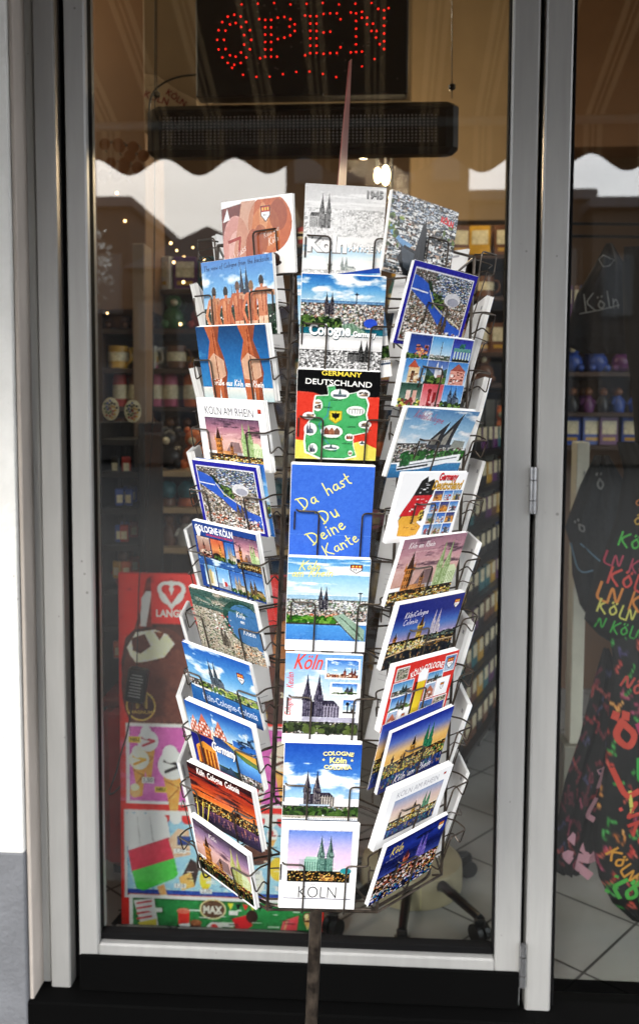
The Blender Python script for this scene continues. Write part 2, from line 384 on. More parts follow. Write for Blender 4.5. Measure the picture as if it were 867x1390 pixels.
        s.rect(x - .05 * u, yb - .4 * h, x + .05 * u, yb, dk)
        return s
    def martin(s, x, yb, h, c='#d98a2c', dk='#4a2410', asp=1.35):
        u = h / asp; w = .13 * u
        s.rect(x - w, yb - .6 * h, x + w, yb, c); s.rect(x + w * .3, yb - .6 * h, x + w, yb, dk, .4)
        s.poly([(x - w * .8, yb - .6 * h), (x, yb - h), (x + w * .8, yb - .6 * h)], dk)
        for q in (-1, 1): s.poly([(x + q * w - .04 * u, yb - .55 * h), (x + q * w, yb - .75 * h), (x + q * w + .04 * u, yb - .55 * h)], c)
        for r0 in (.15, .32, .48):
            for q in (-.5, 0, .5): s.rect(x + q * w - .02 * u, yb - (r0 + .09) * h, x + q * w + .02 * u, yb - r0 * h, dk, .8)
        return s.poly([(x + w, yb), (x + w, yb - .22 * h), (x + w * 3, yb - .22 * h), (x + w * 3.4, yb)], c, .8)
    def crest(s, x, y, w, h):
        s.poly([(x, y), (x + w, y), (x + w, y + h * .6), (x + w / 2, y + h), (x, y + h * .6)], '#f4f2ee'); s.rect(x, y, x + w, y + h * .38, '#c8321e')
        for i in (.2, .5, .8): s.rect(x + w * (i - .07), y + h * .1, x + w * (i + .07), y + h * .28, '#f2c03c')
        for i in (.3, .5, .7): s.rect(x + w * (i - .03), y + h * .5, x + w * (i + .03), y + h * .66, '#2a2a2a')
        s.line([(x, y), (x + w, y), (x + w, y + h * .6), (x + w / 2, y + h), (x, y + h * .6), (x, y)], w * .07, '#3a2a28'); return s
    def T(s, txt, x, y, w, c='#ffffff', rot=0, bold=.02, shear=0, hs=1.0, sh=None, hw=None, arc=0, slant=.2):
        """write text centred at x, y (0..1, y down), w wide; sh = colour of a printed drop shadow"""
        y *= s.by
        if sh: s.texts.append((txt, x + .006, y + .009, w, sh, rot, bold * 1.6, shear, hs, hw, arc, 1, slant))
        s.texts.append((txt, x, y, w, c, rot, bold, shear, hs, hw, arc, 2, slant)); return s
    def grid(s):
        g = np.clip(s.a.reshape(s.gh, 2, s.gw, 2, 3).mean((1, 3)), 0, 1)
        if s.detail:
            sat = 1 - np.clip((g.min(2) - .86) / .08, 0, 1)          # leave plain white paper clean
            m = g.mean(2); p = np.pad(m, 2, mode='edge'); b = sum(p[i:i + s.gh, j:j + s.gw] for i in range(5) for j in range(5)) / 25
            d = np.abs(m - b); p = np.pad(d, 2, mode='edge'); d = sum(p[i:i + s.gh, j:j + s.gw] for i in range(5) for j in range(5)) / 25
            edge = np.clip(d * 16, 0, 1)                           # busy places of the picture carry fine detail, skies stay smooth
            n = (s.rs.rand(s.gh, s.gw) - .5) * (.03 + .17 * edge) + (s.noise(s.gh, s.gw, s.gw / 4, s.gh / 4, 2) - .5) * (.05 + .14 * edge)
            g = g + (n * sat)[:, :, None] + ((m - b) * .5 * sat)[:, :, None]; g = np.clip(g, 0, 1); k = g * g * (3 - 2 * g); g = g * .5 + k * .5
            m3 = g.mean(2, keepdims=True); g = m3 + (g - m3) * s.satur; w = sat[:, :, None]
            return np.clip(lin(np.clip(g, 0, 1)) * (1 - w * s.ink), 0, .9)
        return lin(np.clip(g, 0, 1))
    def mesh(s, mb, W, H, P, m):
        """lay the print on the surface P(u, v, off): u right, v up in metres from the middle"""
        g = s.grid()[::-1]; us = np.linspace(-W / 2, W / 2, s.gw); vs = np.linspace(-H / 2, H / 2, s.gh)
        V = [P(u, v, 0) for v in vs for u in us]; o = len(mb.v); w = s.gw
        fs = [(j * w + i, j * w + i + 1, (j + 1) * w + i + 1, (j + 1) * w + i) for j in range(s.gh - 1) for i in range(w - 1)]
        mb.add(V, fs, m, g.reshape(-1, 3))
        for (txt, x, y, tw, c, rot, bold, shear, hs, hw, arc, lay, slant) in s.texts:
            vv, ff, w0, h0 = hw_tris(txt, hw, slant) if hw else text_tris(txt, bold, shear)
            if not vv: continue
            k = tw * W / w0; cr, sr = math.cos(rot), math.sin(rot); out = []
            for a, b in vv:
                a *= k; b *= k * hs
                if arc:
                    q = a / (arc * W); a, b = (arc * W + b) * math.sin(q), (arc * W + b) * math.cos(q) - arc * W
                out.append(P((x - .5) * W + a * cr - b * sr, (.5 - y) * H + a * sr + b * cr, .00012 * lay))
            mb.add(out, ff, m, tuple(lin(hx(c))))

LW, LH, PW, PH = 172, 122, 122, 172
def land(seed, bg='#ffffff'): return Art(LW, LH, bg, seed)
def port(seed, bg='#ffffff', by=.88): return Art(PW, PH, bg, seed).base(by)

def a_tan(sd):
    a = land(sd, '#f2eee8'); a.poly([(0, .1), (.3, .05), (.22, .5), (0, .75)], '#7a2d16').ell(.2, .62, .2, .42, '#c98a80').ell(.22, .7, .14, .3, '#d9a79c', .8)
    a.ell(.68, .35, .3, .38, '#c0622c').ell(.62, .42, .2, .3, '#d08048', .7).ell(.8, .25, .12, .2, '#8c4420', .6).ell(.6, .25, .06, .18, '#e0a47c', .5).ell(.55, .55, .1, .2, '#843c1c', .5)
    a.poly([(.3, .02), (.5, .02), (.42, .45), (.5, .95), (.1, .95), (.2, .5)], '#c08468', .8).ell(.45, .7, .12, .3, '#a85834')
    a.ell(.6, .86, .22, .06, '#3a2a26').ell(.7, .8, .1, .08, '#4a3630').line([(.08, .55), (.26, .5), (.2, .95)], .03, '#a8321c')
    a.poly([(.02, .28), (.09, .1), (.12, .25)], '#f4f0ea').crest(.57, .12, .12, .2); a.rect(0, 0, 1, .03, '#f4f2ee')
    a.T('Kuss aus', .7, .45, .22, '#f4e6d8', .3, hw=.08).T('Köln', .72, .56, .14, '#f4e6d8', .3, hw=.09).T('Viel Spass', .2, .72, .3, '#f4e6e0', .5, hw=.08); return a
def a_backs(sd):
    a = land(sd); a.grad(0, .8, ['#3f7fc8', '#6fa8de', '#b8d4ee']); a.clouds(.1, .6, cover=.42, fx=3, fy=2)
    a.dom(.6, .6, .5, '#2c3444', '#4a5264', 0, wd=.7).dom(.44, .75, .42, '#3a4250', '#525a6c', 0, wd=.4); a.rect(0, .62, 1, 1, '#24402c').speckle(0, .62, 1, 1, ['#1c2a24', '#3e5a3a', '#d8d4cc', '#101418'], 160)
    for i, x in enumerate((.16, .33, .5, .69, .83)):
        y = .24 + .09 * (1 - i / 4) + .03 * (i % 2); c = ['#cf8258', '#c27044', '#b8643c', '#cc7048', '#c67c58'][i]
        a.poly([(x - .075, y + .16), (x + .075, y + .16), (x + .06, y + .4), (x + .065, 1), (x - .065, 1), (x - .06, y + .4)], c)
        a.line([(x - .07, y + .18), (x - .13, y + .38), (x - .08, y + .55)], .035, c).line([(x + .02, y + .2), (x + .16, y + .24)], .05, '#c08c6c')
        a.line([(x, y + .2), (x, y + .46)], .008, '#7c3418', .7).ell(x - .03, y + .26, .02, .07, '#e0a078', .5).line([(x + .05, y + .2), (x + .045, y + .5)], .02, '#94482c', .6); a.rect(x - .058, y + .52, x + .058, y + .7, '#ecc0a4', .75).line([(x, y + .52), (x, y + .7)], .008, '#8c4c34', .8)
        a.ell(x, y + .08, .033, .07, ['#3c2a1e', '#241a14', '#6a5040', '#8a6a48', '#2c2018'][i]); a.rect(x - .018, y + .12, x + .018, y + .18, c)
    a.T('The view of Cologne from the backside', .5, .08, .92, '#1c2c50', .03, hw=.09); return a
def a_two(sd):
    a = land(sd); a.grad(0, .82, ['#124a78', '#1f6ca8', '#2f82bc']); a.clouds(.3, .8, '#5fa0cc', .4, 3, 5, al=.5); a.grad(.82, 1, ['#d8d4c8', '#a8c4c8'])
    for x, k in ((.25, 1), (.74, 1.1)):
        L_ = lambda t: x + t * .13 * k
        a.poly([(L_(-.9), 0), (L_(.8), 0), (L_(.45), .2), (L_(.9), .42), (L_(1.1), .62), (L_(.8), .8), (L_(.8), 1), (L_(.1), 1), (L_(.05), .82), (L_(-.1), 1), (L_(-.8), 1), (L_(-.9), .62), (L_(-.95), .45), (L_(-.45), .2)], '#b8643a')
        a.poly([(L_(.1), 0), (L_(.8), 0), (L_(.45), .2), (L_(.9), .42), (L_(1.1), .62), (L_(.8), .8), (L_(.8), 1), (L_(.4), 1), (L_(.5), .6)], '#80442c', .7)
        a.line([(L_(0), .05), (L_(-.02), .38)], .012, '#7c3216', .7)
        a.poly([(L_(-.9), .46), (L_(-.2), .36), (L_(.85), .46), (L_(.9), .66), (L_(.2), .72), (L_(-.8), .7)], '#d8b49c', .75).line([(L_(0), .4), (L_(.05), .72)], .012, '#8c4424')
    a.T('Grüße aus Köln am Rhein', .52, .76, .72, '#f8f6f0', -.02, hw=.13); return a
def dusk(a, y0=0, y1=1, pink='#b07888', hi='#6a5068', green='#86a866'):
    a.grad(y0, y0 + .72 * (y1 - y0), [hi, pink, '#d8a8a0', '#c89888']); a.clouds(y0, y0 + .5 * (y1 - y0), '#4a3848', .45, 3, 5, al=.75); a.clouds(y0 + .2, y0 + .6 * (y1 - y0), '#e0b8b0', .4, 3, 5, al=.5)
    h = y1 - y0; a.poly([(.3, y0 + .8 * h), (.45, y0 + .5 * h), (.6, y0 + .5 * h), (.65, y0 + .8 * h)], '#5c5058', .6)
    a.dom(.75, y0 + .8 * h, .72 * h, green, '#c8d8a8', .7, wd=.8, glow=1).martin(.22, y0 + .85 * h, .66 * h, '#cc7e34', '#50301c').martin(.45, y0 + .8 * h, .3 * h, '#b0743c', '#50301c')
    a.city(y0 + .78 * h, y1, 'night', 300, sz=.035); a.speckle(0, y0 + .84 * h, 1, y0 + .93 * h, ['#f0b040', '#c87c24', '#7a9038', '#fff0b0', '#40301c'], 120, .05, .03); return a
def bordered(a, fn, x0, y0, x1, y1, **k):
    a.sub(x0, y0, x1, y1); fn(a, **k); a.full(); return a
def a_rhein(sd):
    a = land(sd, '#f0eff0'); bordered(a, dusk, .1, .27, .9, .95)
    a.T('KÖLN AM RHEIN', .48, .16, .72, '#55555c', -.01, bold=0, hs=1.2); a.rect(.9, .12, .95, .18, '#c04028'); return a
def a_aer(sd):
    a = land(sd, '#2422a0'); a.rect(.05, .07, .95, .95, '#e8e6e0'); a.sub(.06, .085, .94, .935)
    a.city(0, 1, 'aer', 1500, sz=.04); a.city(0, .18, 'day', 250, sz=.02); a.speckle(.35, 0, 1, .35, ['#28407c', '#dfe4ec', '#3a5a90', '#8aa0c0', '#506a48'], 420, .05, .02)
    a.poly([(0, .08), (.14, .12), (.3, .2), (.45, .36), (.62, .55), (.8, .68), (1, .74), (1, .95), (.78, .84), (.55, .7), (.36, .52), (.16, .4), (0, .3)], '#2c5cc0')
    a.clouds(.3, .9, '#2c5cc0', 0, 2, 2); a.poly([(.22, .12), (.3, .14), (.38, .3), (.3, .26)], '#26402c').poly([(.34, .26), (.5, .3), (.62, .46), (.56, .52), (.44, .42)], '#4a5c2c'); a.trees(.3, .48, x0=.38, x1=.58, n=40, r=.02)
    a.line([(0, .28), (.28, .3)], .012, '#d8d8dc').line([(.3, .26), (.42, .44), (.62, .56), (.95, .7)], .012, '#d0c4a0')
    a.ell(.72, .33, .14, .1, '#c8c8cc').ell(.74, .36, .1, .06, '#9a9ca8'); a.dom(.66, .86, .34, '#4a3c34', '#a08c78', 0, wd=1.1); a.speckle(0, .8, 1, 1, ['#f8f4ee', '#c2562c', '#2c2c2c', '#d8d0c4'], 160, .04, .04); a.full(); return a
def a_collage_blue(sd):
    a = land(sd, '#1e4890'); a.clouds(.5, .68, '#8ab4e0', .5, 4, 3); a.rect(0, .52, 1, .66, '#2c5c9c'); a.clouds(.52, .66, '#c8dcf0', .45, 6, 2)
    spec = [(.04, .22, .24, .52, 0), (.26, .22, .46, .52, 1), (.48, .22, .62, .52, 2), (.64, .1, .99, .56, 3), (.08, .64, .26, .95, 4), (.28, .64, .47, .95, 5), (.49, .64, .7, .95, 2), (.72, .62, .99, .96, 6)]
    for x0, y0, x1, y1, k in spec:
        a.rect(x0 - .006, y0 - .01, x1 + .006, y1 + .01, '#10244c'); a.sub(x0, y0, x1, y1)
        if k == 0: a.grad(0, 1, ['#b8a090', '#8c5044']).martin(.5, 1, .9, '#a05c48', '#3c2020').speckle(0, .6, 1, 1, ['#5a2c28', '#d0b8a0', '#241c20'], 60, .15, .1)
        if k == 1: a.grad(0, 1, ['#c85c3c', '#e08a54', '#4c2c20']).martin(.7, .9, .8, '#e0a040', '#6c2814').ell(.35, .8, .3, .12, '#2c2018').trees(.85, 1, n=30, r=.08)
        if k == 2: a.grad(0, 1, ['#2c64b4', '#90b8e0']).dom(.5, .95, .85, '#8c7c68', '#d8ccb4', .8, wd=1.1, asp=1).trees(.9, 1, n=20, r=.08)
        if k == 3: dusk(a)
        if k == 4: a.grad(0, 1, ['#6aa0d8', '#d8e4f0']).rect(.25, .3, .8, 1, '#e8dcc0').rect(.4, .2, .6, .9, '#c8b070')
        if k == 5: a.grad(0, 1, ['#5c98d8', '#b8d4f0']).rect(0, .75, 1, 1, '#8c94a0').ell(.6, .75, .15, .12, '#c83c34').rect(.35, .5, .5, .9, '#d8d8d8')
        if k == 6: a.grad(0, 1, ['#2c64b4', '#a8c8e8']).dom(.4, .95, .8, '#4c3c2c', '#c09c60', .8, wd=1.1, asp=1.1).trees(.82, 1, ('#5c6a2c', '#a88c3c', '#2c3c1c'), n=40, r=.07)
        a.full()
    a.poly([(.04, .1), (.1, .07), (.13, .12), (.1, .22), (.06, .22)], '#f4f4f4')
    a.T('COLOGNE·KÖLN', .34, .08, .6, '#ffffff', 0, bold=.02, hs=1.35).T('GRÜSSE AUS DER DOMSTADT', .42, .165, .42, '#e04848', 0, bold=.01); return a
def a_green_aer(sd):
    a = land(sd); a.city(0, 1, 'green', 1500, sz=.03); a.clouds(0, .3, '#2c5450', .6, 3, 2, al=.8)
    a.ell(.78, .38, .3, .34, '#2c5448').ell(.82, .4, .27, .32, '#4474a4').poly([(.66, .64), (.9, .68), (1, .86), (1, .4), (.8, .4)], '#4474a4').clouds(.1, .25, '#3a6660', .5, 4, 2)
    a.dom(.42, .85, .38, '#4a443c', '#8c8476', .5, wd=.7).speckle(.55, .75, 1, 1, ['#c88c64', '#e0c8a8', '#6c4c3c', '#a0a094'], 220, .03, .03).speckle(.3, .3, .6, .6, ['#f0f0ec', '#c84848', '#5c6c5c', '#a8a89c'], 60, .03, .03)
    a.T('Köln', .76, .25, .13, '#f0f4f4', 0, hw=.1).T('am', .77, .36, .06, '#f0f4f4', 0, hw=.12).T('Rhein', .84, .5, .18, '#f0f4f4', 0, hw=.1); return a
def a_river(sd, text=True):
    a = land(sd); a.grad(0, .7, ['#2060b8', '#5c9cd8', '#b4d4ec']); a.clouds(0, .6, cover=.47, fx=3, fy=4); a.dom(.4, .62, .48, '#3a4854', '#66707c', .6, wd=.75)
    a.city(.55, .66, 'day', 150, sz=.03); a.trees(.58, .68, ('#486c2c', '#84983c', '#2c4420', '#a0a848'), .15, 1, 80, .03); a.water(.68, 1, '#2c6ca8', '#1c5c9c')
    a.rect(.05, .66, .3, .69, '#e8e8e8').rect(.5, .68, .9, .7, '#2c3444').crest(.78, .2, .09, .16)
    a.T('Köln-Cologne-Colonia', .55, .83, .8, '#dce8f4', 0, bold=0, shear=0, hs=1.3); return a
def a_gables(sd):
    a = land(sd); a.grad(0, .45, ['#1c54a8', '#5c94d0', '#c8d8e0']); a.clouds(0, .4, '#e8e8e0', .4, 4, 3, x0=.4)
    for x, w, h, c in ((.03, .14, .3, '#d8826c'), (.15, .2, .38, '#c86c54'), (.4, .18, .36, '#cc7458'), (.34, .08, .2, '#e0d0b8')):
        a.poly([(x, .62), (x, .55 - h * .5), (x + w / 2, .5 - h), (x + w, .55 - h * .5), (x + w, .62)], c)
        for i in range(4):
            for j in range(5): a.rect(x + w * (.15 + i * .2), .3 + j * .06 - h * .1, x + w * (.25 + i * .2), .335 + j * .06 - h * .1, '#f4e8dc' if (i + j) % 3 else '#5c2c20')
    a.grad(.5, 1, ['#1c1c78', '#2438a0'], 0, .36); a.poly([(.05, 1), (.05, .72), (.18, .6), (.36, .66), (.36, 1)], '#e8902c')
    for i in range(5): a.rect(.09 + i * .055, .72, .12 + i * .055, 1, '#8c3c10')
    a.grad(.42, 1, ['#1c3c74', '#3c78b8', '#7cacd8'], .37, .66).rect(.37, .88, .66, 1, '#2c4c38').poly([(.37, .98), (.37, .9), (.5, .92), (.55, .84), (.62, .94), (.66, .98)], '#34506c')
    a.grad(.35, 1, ['#2464b8', '#60a0e0', '#24509c'], .67, 1).city(.86, 1, 'day', 90, .67, 1); a.poly([(.5, .42), (1, .5), (1, .62), (.75, .56)], '#e0a038').poly([(.6, .5), (1, .6), (1, .68), (.8, .64)], '#5c7c2c').clouds(.2, .45, '#2c3c50', .45, 4, 3, x0=.62)
    a.rect(.655, .55, .67, 1, '#101c30'); a.T('Germany', .5, .62, .36, '#ffffff', 0, bold=.02, shear=.25, hs=1.5, sh='#1c2440'); return a
def a_red(sd):
    a = land(sd); a.grad(0, .62, ['#3c1418', '#8c2818', '#d85c20', '#e88838']); a.clouds(0, .45, '#30101c', .5, 2, 6, al=.85); a.clouds(.1, .5, '#d84820', .4, 2, 7, al=.6)
    a.city(.55, .72, 'night', 260, sz=.03); a.dom(.7, .58, .2, '#2c1410', '#5c2c1c', .5).grad(.72, 1, ['#5c3c5c', '#3c2c50', '#2c2444']); a.speckle(0, .6, 1, .7, ['#ffd060', '#e8902c', '#40281c'], 120, .02, .03)
    for k in range(5): a.line([(.02 + .035 * k, 1), (.06 + .05 * k, .62)], .014, ['#f8d040', '#202018'][k % 2])
    a.speckle(.2, .72, 1, .9, ['#c87c50', '#5c4464', '#e0a070'], 60, .012, .06, .5)
    a.T('Köln  Cologne  Colonia', .48, .1, .66, '#f4f0ec', 0, bold=.02, shear=.2, hs=1.5); return a
def a_dusk_dark(sd):
    a = land(sd, '#f4f4f4'); a.sub(.03, .04, .97, .96); dusk(a, 0, .95, '#947898', '#4c4454', '#a8a858'); a.grad(.82, 1, ['#182418', '#101810']).speckle(0, .7, 1, .85, ['#ffc040', '#3c5c2c', '#a83020', '#101010'], 200, .03, .03)
    a.speckle(.1, .84, 1, .98, ['#2c6c3c', '#8c2c1c', '#a87c20', '#0c140c'], 90, .015, .08, .6); a.full(); a.T('Köln', .37, .17, .14, '#e8dcd8', 0, hw=.1); return a
# ---- middle column
def a_1945(sd):
    a = port(sd); a.ink = .02; a.grad(0, .62, ['#c4c4c4', '#dedede', '#ececec']); a.clouds(.02, .25, '#eeeeee', .5, 2, 6, al=.7); a.city(.24, .62, 'pale', 1200, sz=.03)
    a.clouds(.2, .62, '#f4f4f4', .5, 4, 4, al=.55); a.dom(.26, .44, .36, '#6c6c6c', '#b4b4b4', -.75, asp=.75, wd=.62); a.clouds(.5, .66, '#ffffff', .6, 3, 2, al=.8)
    a.grad(.62, .85, ['#8cc0ec', '#d8ecf8', '#f4f8f8']); a.clouds(.62, .8, '#ffffff', .5, 3, 3); a.dom(.53, .9, .18, '#8c9494', '#c0c4bc', .9, asp=.75, wd=.8).martin(.35, .9, .14, '#9a9c90', '#7c8080', .75); a.city(.87, 1, 'pale', 260)
    a.T('1945', .86, .075, .2, '#9a9a9a', 0, bold=.03, hs=1.1, sh='#555555').T('Köln', .3, .6, .5, '#ffffff', 0, bold=.05, hs=1.0, sh='#8a8a8a').T('AM RHEIN', .77, .63, .4, '#ffffff', 0, bold=.03, hs=1.2, sh='#909090'); return a
def a_germany_city(sd):
    a = port(sd); a.grad(0, .3, ['#1c6cc0', '#5ca0dc', '#b8d8ec']); a.clouds(0, .3, '#ffffff', .52, 3, 3); a.rect(0, .27, 1, .33, '#3c6ca0', .7); a.city(.3, .56, 'day', 700, sz=.035); a.dom(.34, .42, .24, '#33303c', '#7c7470', .3, asp=.75, wd=.75)
    a.trees(.46, .56, x0=0, x1=.5, n=60).line([(.66, .18), (.66, .3)], .012, '#3c4450').ell(.66, .2, .025, .008, '#2c3440').ell(.84, .5, .08, .05, '#2c54d0')
    a.grad(.56, .63, ['#08687c', '#087080']); a.poly([(.52, .62), (.5, .53), (.62, .5), (.85, .63)], '#7c9c84')
    for i in range(6): a.line([(.54 + i * .05, .62), (.52 + i * .045, .52)], .008, '#4c6c58')
    a.grad(.64, .8, ['#c8c8c8', '#f0f0f0', '#d8d8d8']); a.city(.8, 1, 'bw', 600, sz=.035); a.dom(.78, .92, .24, '#2c2c2c', '#6c6c6c', -.9, asp=.75, wd=.8)
    a.T('Cologne', .36, .6, .5, '#ffffff', 0, bold=.04, hs=1.25, sh='#1c3c40').T('Germany', .78, .625, .28, '#ffffff', 0, bold=.04, hs=1.2, sh='#1c3c40'); return a
def a_map(sd):
    a = port(sd, '#0c0c0e'); a.poly([(0, .24), (.2, .25), (.4, .31), (.7, .29), (1, .28), (1, 1), (0, 1)], '#e8402c'); a.poly([(0, .78), (.2, .8), (.5, .86), (.8, .78), (1, .86), (1, 1), (0, 1)], '#f6dc5a')
    g = '#4cae6a'; m = [(.36, .17), (.45, .16), (.48, .24), (.6, .25), (.68, .24), (.82, .2), (.84, .27), (.88, .36), (.86, .48), (.9, .6), (.88, .68), (.7, .72), (.72, .85), (.76, .96), (.6, 1), (.3, 1), (.12, .93), (.1, .8), (.12, .62), (.2, .5), (.2, .38), (.22, .28), (.38, .27)]
    a.poly(m, '#eaf4e4'); c = np.mean(m, 0); a.poly([((x - c[0]) * .95 + c[0], (y - c[1]) * .965 + c[1]) for x, y in m], g)
    a.line([(.4, .35), (.38, .5), (.28, .6), (.33, .75), (.5, .9)], .008, '#3c78c0')
    for (x, y, w, h, k) in ((.52, .26, .2, .09, 0), (.8, .25, .14, .08, 1), (.26, .39, .1, .11, 1), (.72, .44, .2, .09, 2), (.16, .51, .14, .07, 1), (.18, .66, .14, .12, 3), (.44, .68, .24, .12, 4), (.84, .59, .14, .07, 1), (.66, .74, .1, .07, 4), (.44, .86, .18, .05, 0), (.22, .88, .1, .1, 3), (.68, .92, .05, .05, 4), (.82, .8, .07, .04, 0)):
        a.ell(x, y, w * .56, h * .6, '#f0f2ec')
        if k == 0: a.rect(x - w * .4, y, x + w * .4, y + h * .35, '#5c6c78').poly([(x - .02, y), (x, y - h * .8), (x + .02, y)], '#4c6c6c')
        if k == 1: a.speckle(x - w * .4, y - h * .35, x + w * .4, y + h * .35, ['#5c5048', '#8c7c6c', '#c8a078', '#3c3c3c'], 30, .04, .02)
        if k == 2:
            a.rect(x - w * .45, y - h * .3, x + w * .45, y - h * .1, '#b0b0a8')
            for i in range(6): a.rect(x - w * .4 + i * w * .16, y - h * .1, x - w * .36 + i * w * .16, y + h * .35, '#5c5c58')
        if k == 3: a.dom(x - .02, y + h * .4, h, '#3c4454', '#8c949c', .6, asp=.75, wd=.7)
        if k == 4:
            for i in range(3): a.poly([(x - w * .4 + i * w * .27, y + h * .3), (x - w * .4 + i * w * .27, y - h * .1), (x - w * .27 + i * w * .27, y - h * .4), (x - w * .13 + i * w * .27, y - h * .1), (x - w * .13 + i * w * .27, y + h * .3)], ['#8c4c3c', '#a86c50', '#7c5c4c'][i])
    a.poly([(.41, .45), (.55, .45), (.55, .54), (.48, .585), (.41, .54)], '#f0cc28').line([(.41, .45), (.55, .45), (.55, .54), (.48, .585), (.41, .54), (.41, .45)], .012, '#c0a020')
    a.poly([(.43, .47), (.47, .475), (.48, .455), (.49, .475), (.53, .47), (.52, .52), (.49, .53), (.48, .565), (.47, .53), (.44, .52)], '#181410')
    a.T('GERMANY', .53, .035, .48, '#f4dc50', -.03, bold=.015, hs=.8).T('DEUTSCHLAND', .5, .135, .8, '#f4f4f0', -.03, bold=.01, hs=.85)
    for t, x, y, w in (('HAMBURG', .48, .325, .14), ('BREMEN', .38, .41, .1), ('BERLIN', .7, .51, .1), ('KÖLN', .28, .62, .07), ('LEIPZIG', .68, .62, .1), ('FRANKFURT', .45, .76, .2), ('DRESDEN', .86, .65, .12), ('NÜRNBERG', .64, .81, .13), ('STUTTGART', .44, .905, .15)): a.T(t, x, y, w, '#1c3c28', 0, bold=.01)
    return a
def a_kante(sd):
    a = port(sd, '#3f70dc'); a.rect(0, .8, 1, .805, '#6c94e8', .5)
    for t, x, y, w in (('Da', .2, .41, .25), ('hast', .55, .2, .34), ('Du', .45, .56, .25), ('Deine', .44, .76, .5), ('Kante', .63, .9, .46)): a.T(t, x, y, w, '#ece87c', .55, hw=.09, slant=0)
    return a
def a_dom_river(sd, txt=0):
    a = port(sd); a.grad(0, .5, ['#4c94dc', '#90c4ec', '#cce4f4']); a.clouds(0, .2, '#ffffff', .52, 2, 4); a.clouds(.25, .45, '#ffffff', .42, 3, 3); a.rect(0, .45, 1, .5, '#78a8cc', .6)
    a.city(.5, .76, 'day', 700, sz=.035); a.speckle(0, .5, 1, .62, ['#f0f0ec', '#d8e0e4', '#8c94a0', '#5c7c50'], 260, .04, .02); a.dom(.45, .62, .29, '#2c2c3a', '#b8b4ac', .35, asp=.75, wd=.62)
    a.line([(.9, .4), (.9, .55)], .01, '#4c5460').ell(.9, .41, .03, .008, '#3c4450'); a.speckle(.3, .67, .65, .74, ['#c8643c', '#a84c30', '#e0a078'], 50, .03, .02); a.trees(.72, .79, ('#3c7c24', '#6ca038', '#2c5c1c'), x1=.62, n=80, r=.035)
    a.water(.8, 1, '#4c94e0', '#3c80cc', n=15); a.rect(0, .79, .72, .81, '#4c443c').poly([(.58, .7), (.7, .66), (.98, .86), (.98, 1), (.85, .97)], '#8ca894').line([(.58, .72), (.86, .98)], .014, '#5c4c3c')
    for i in range(6): a.line([(.66 + i * .045, .7 + i * .035), (.74 + i * .045, .76 + i * .045)], .01, '#486050')
    a.crest(.76, .07, .14, .1); a.T('Köln', .26, .09, .26, '#e8e070', .02, hw=.1, slant=.35).T('am Rhein', .3, .17, .5, '#e8e070', .05, hw=.1, slant=.35); return a
def a_keulen(sd):
    a = port(sd); a.grad(0, .7, ['#6ca0e4', '#a8c8f0', '#e8ecf8']); a.clouds(.2, .7, '#f8f8ff', .55, 2, 3); a.dom(.38, .82, .58, '#3c384c', '#8c8698', .75, asp=.75, wd=.72); a.rect(.25, .78, .95, .86, '#aaa8bc')
    a.city(.84, 1, 'day', 160); a.trees(.88, .96, ('#3c4c24', '#5c6c34', '#243018'), n=110, r=.04)
    for x0, y0, x1, y1, k in ((.52, .05, .97, .3, 0), (.6, .34, .97, .5, 1), (.76, .54, .97, .74, 2)):
        a.rect(x0, y0, x1, y1, '#f8f8fa'); a.sub(x0 + .02, y0 + .015, x1 - .02, y1 - .015); a.grad(0, .8, ['#3c78d0', '#b8d4f0']); a.clouds(0, .6, cover=.4)
        if k == 0: a.dom(.85, .92, .5, '#5c2c24', '#a86c50', -.5, asp=1.4).martin(.58, .92, .45, '#a8604c', '#5c2c20'); a.rect(0, .82, 1, 1, '#8c5040').speckle(0, .75, 1, 1, ['#c88c68', '#5c3424', '#e0c8a8'], 60, .06, .1)
        if k == 1: a.rect(0, .35, .42, 1, '#d8dcd4').dom(.7, .95, .8, '#3c3c44', '#6c6c70', -.4).trees(.85, 1, n=30, r=.06)
        if k == 2: a.ell(.35, .3, .14, .14, '#1c242c').rect(.3, .3, .42, .9, '#2c3440').dom(.75, .95, .6, '#4c3c3c', '#6c5c54', 0, wd=1.3).rect(0, .85, 1, 1, '#3c3834')
        a.full()
    a.T('Köln', .3, .1, .38, '#e04838', 0, bold=.01, shear=.4, hs=1.6).T('Keulen', .07, .33, .23, '#d04848', R(90), bold=.01, shear=.3, hs=1.6).T('Cologne', .07, .66, .26, '#d04848', R(90), bold=.01, shear=.3, hs=1.6); return a
def a_colonia(sd):
    a = port(sd); a.grad(0, .7, ['#1c50b0', '#3c78cc', '#a0c8f0']); a.clouds(.25, .78, '#f4f8ff', .55, 3, 4); a.dom(.38, .84, .5, '#3a3444', '#a0988e', .75, asp=.75, wd=.7); a.rect(.22, .78, .62, .88, '#98acc4')
    a.city(.8, .9, 'day', 160); a.trees(.84, .93, ('#2c4c1c', '#4c6c2c', '#1c3014'), n=110, r=.04); a.rect(0, .93, 1, .96, '#a8a090').rect(.3, .95, 1, .985, '#f0f0f0').grad(.98, 1, ['#3c5878', '#30486c'])
    for i in range(22): a.rect(.35 + i * .03, .96, .365 + i * .03, .972, '#3c5070')
    a.T('COLOGNE', .7, .115, .4, '#f4ec9c', 0, bold=.03, hs=1.0, sh='#1c3070', arc=1.1).T('Köln', .7, .205, .22, '#f4f090', 0, bold=.03, hs=1.0, sh='#1c3070').T('COLONIA', .7, .3, .36, '#f4ec9c', 0, bold=.03, hs=1.0, sh='#1c3070', arc=-1.1).T('★', .51, .2, .045, '#f4f090').T('★', .88, .2, .045, '#f4f090'); return a
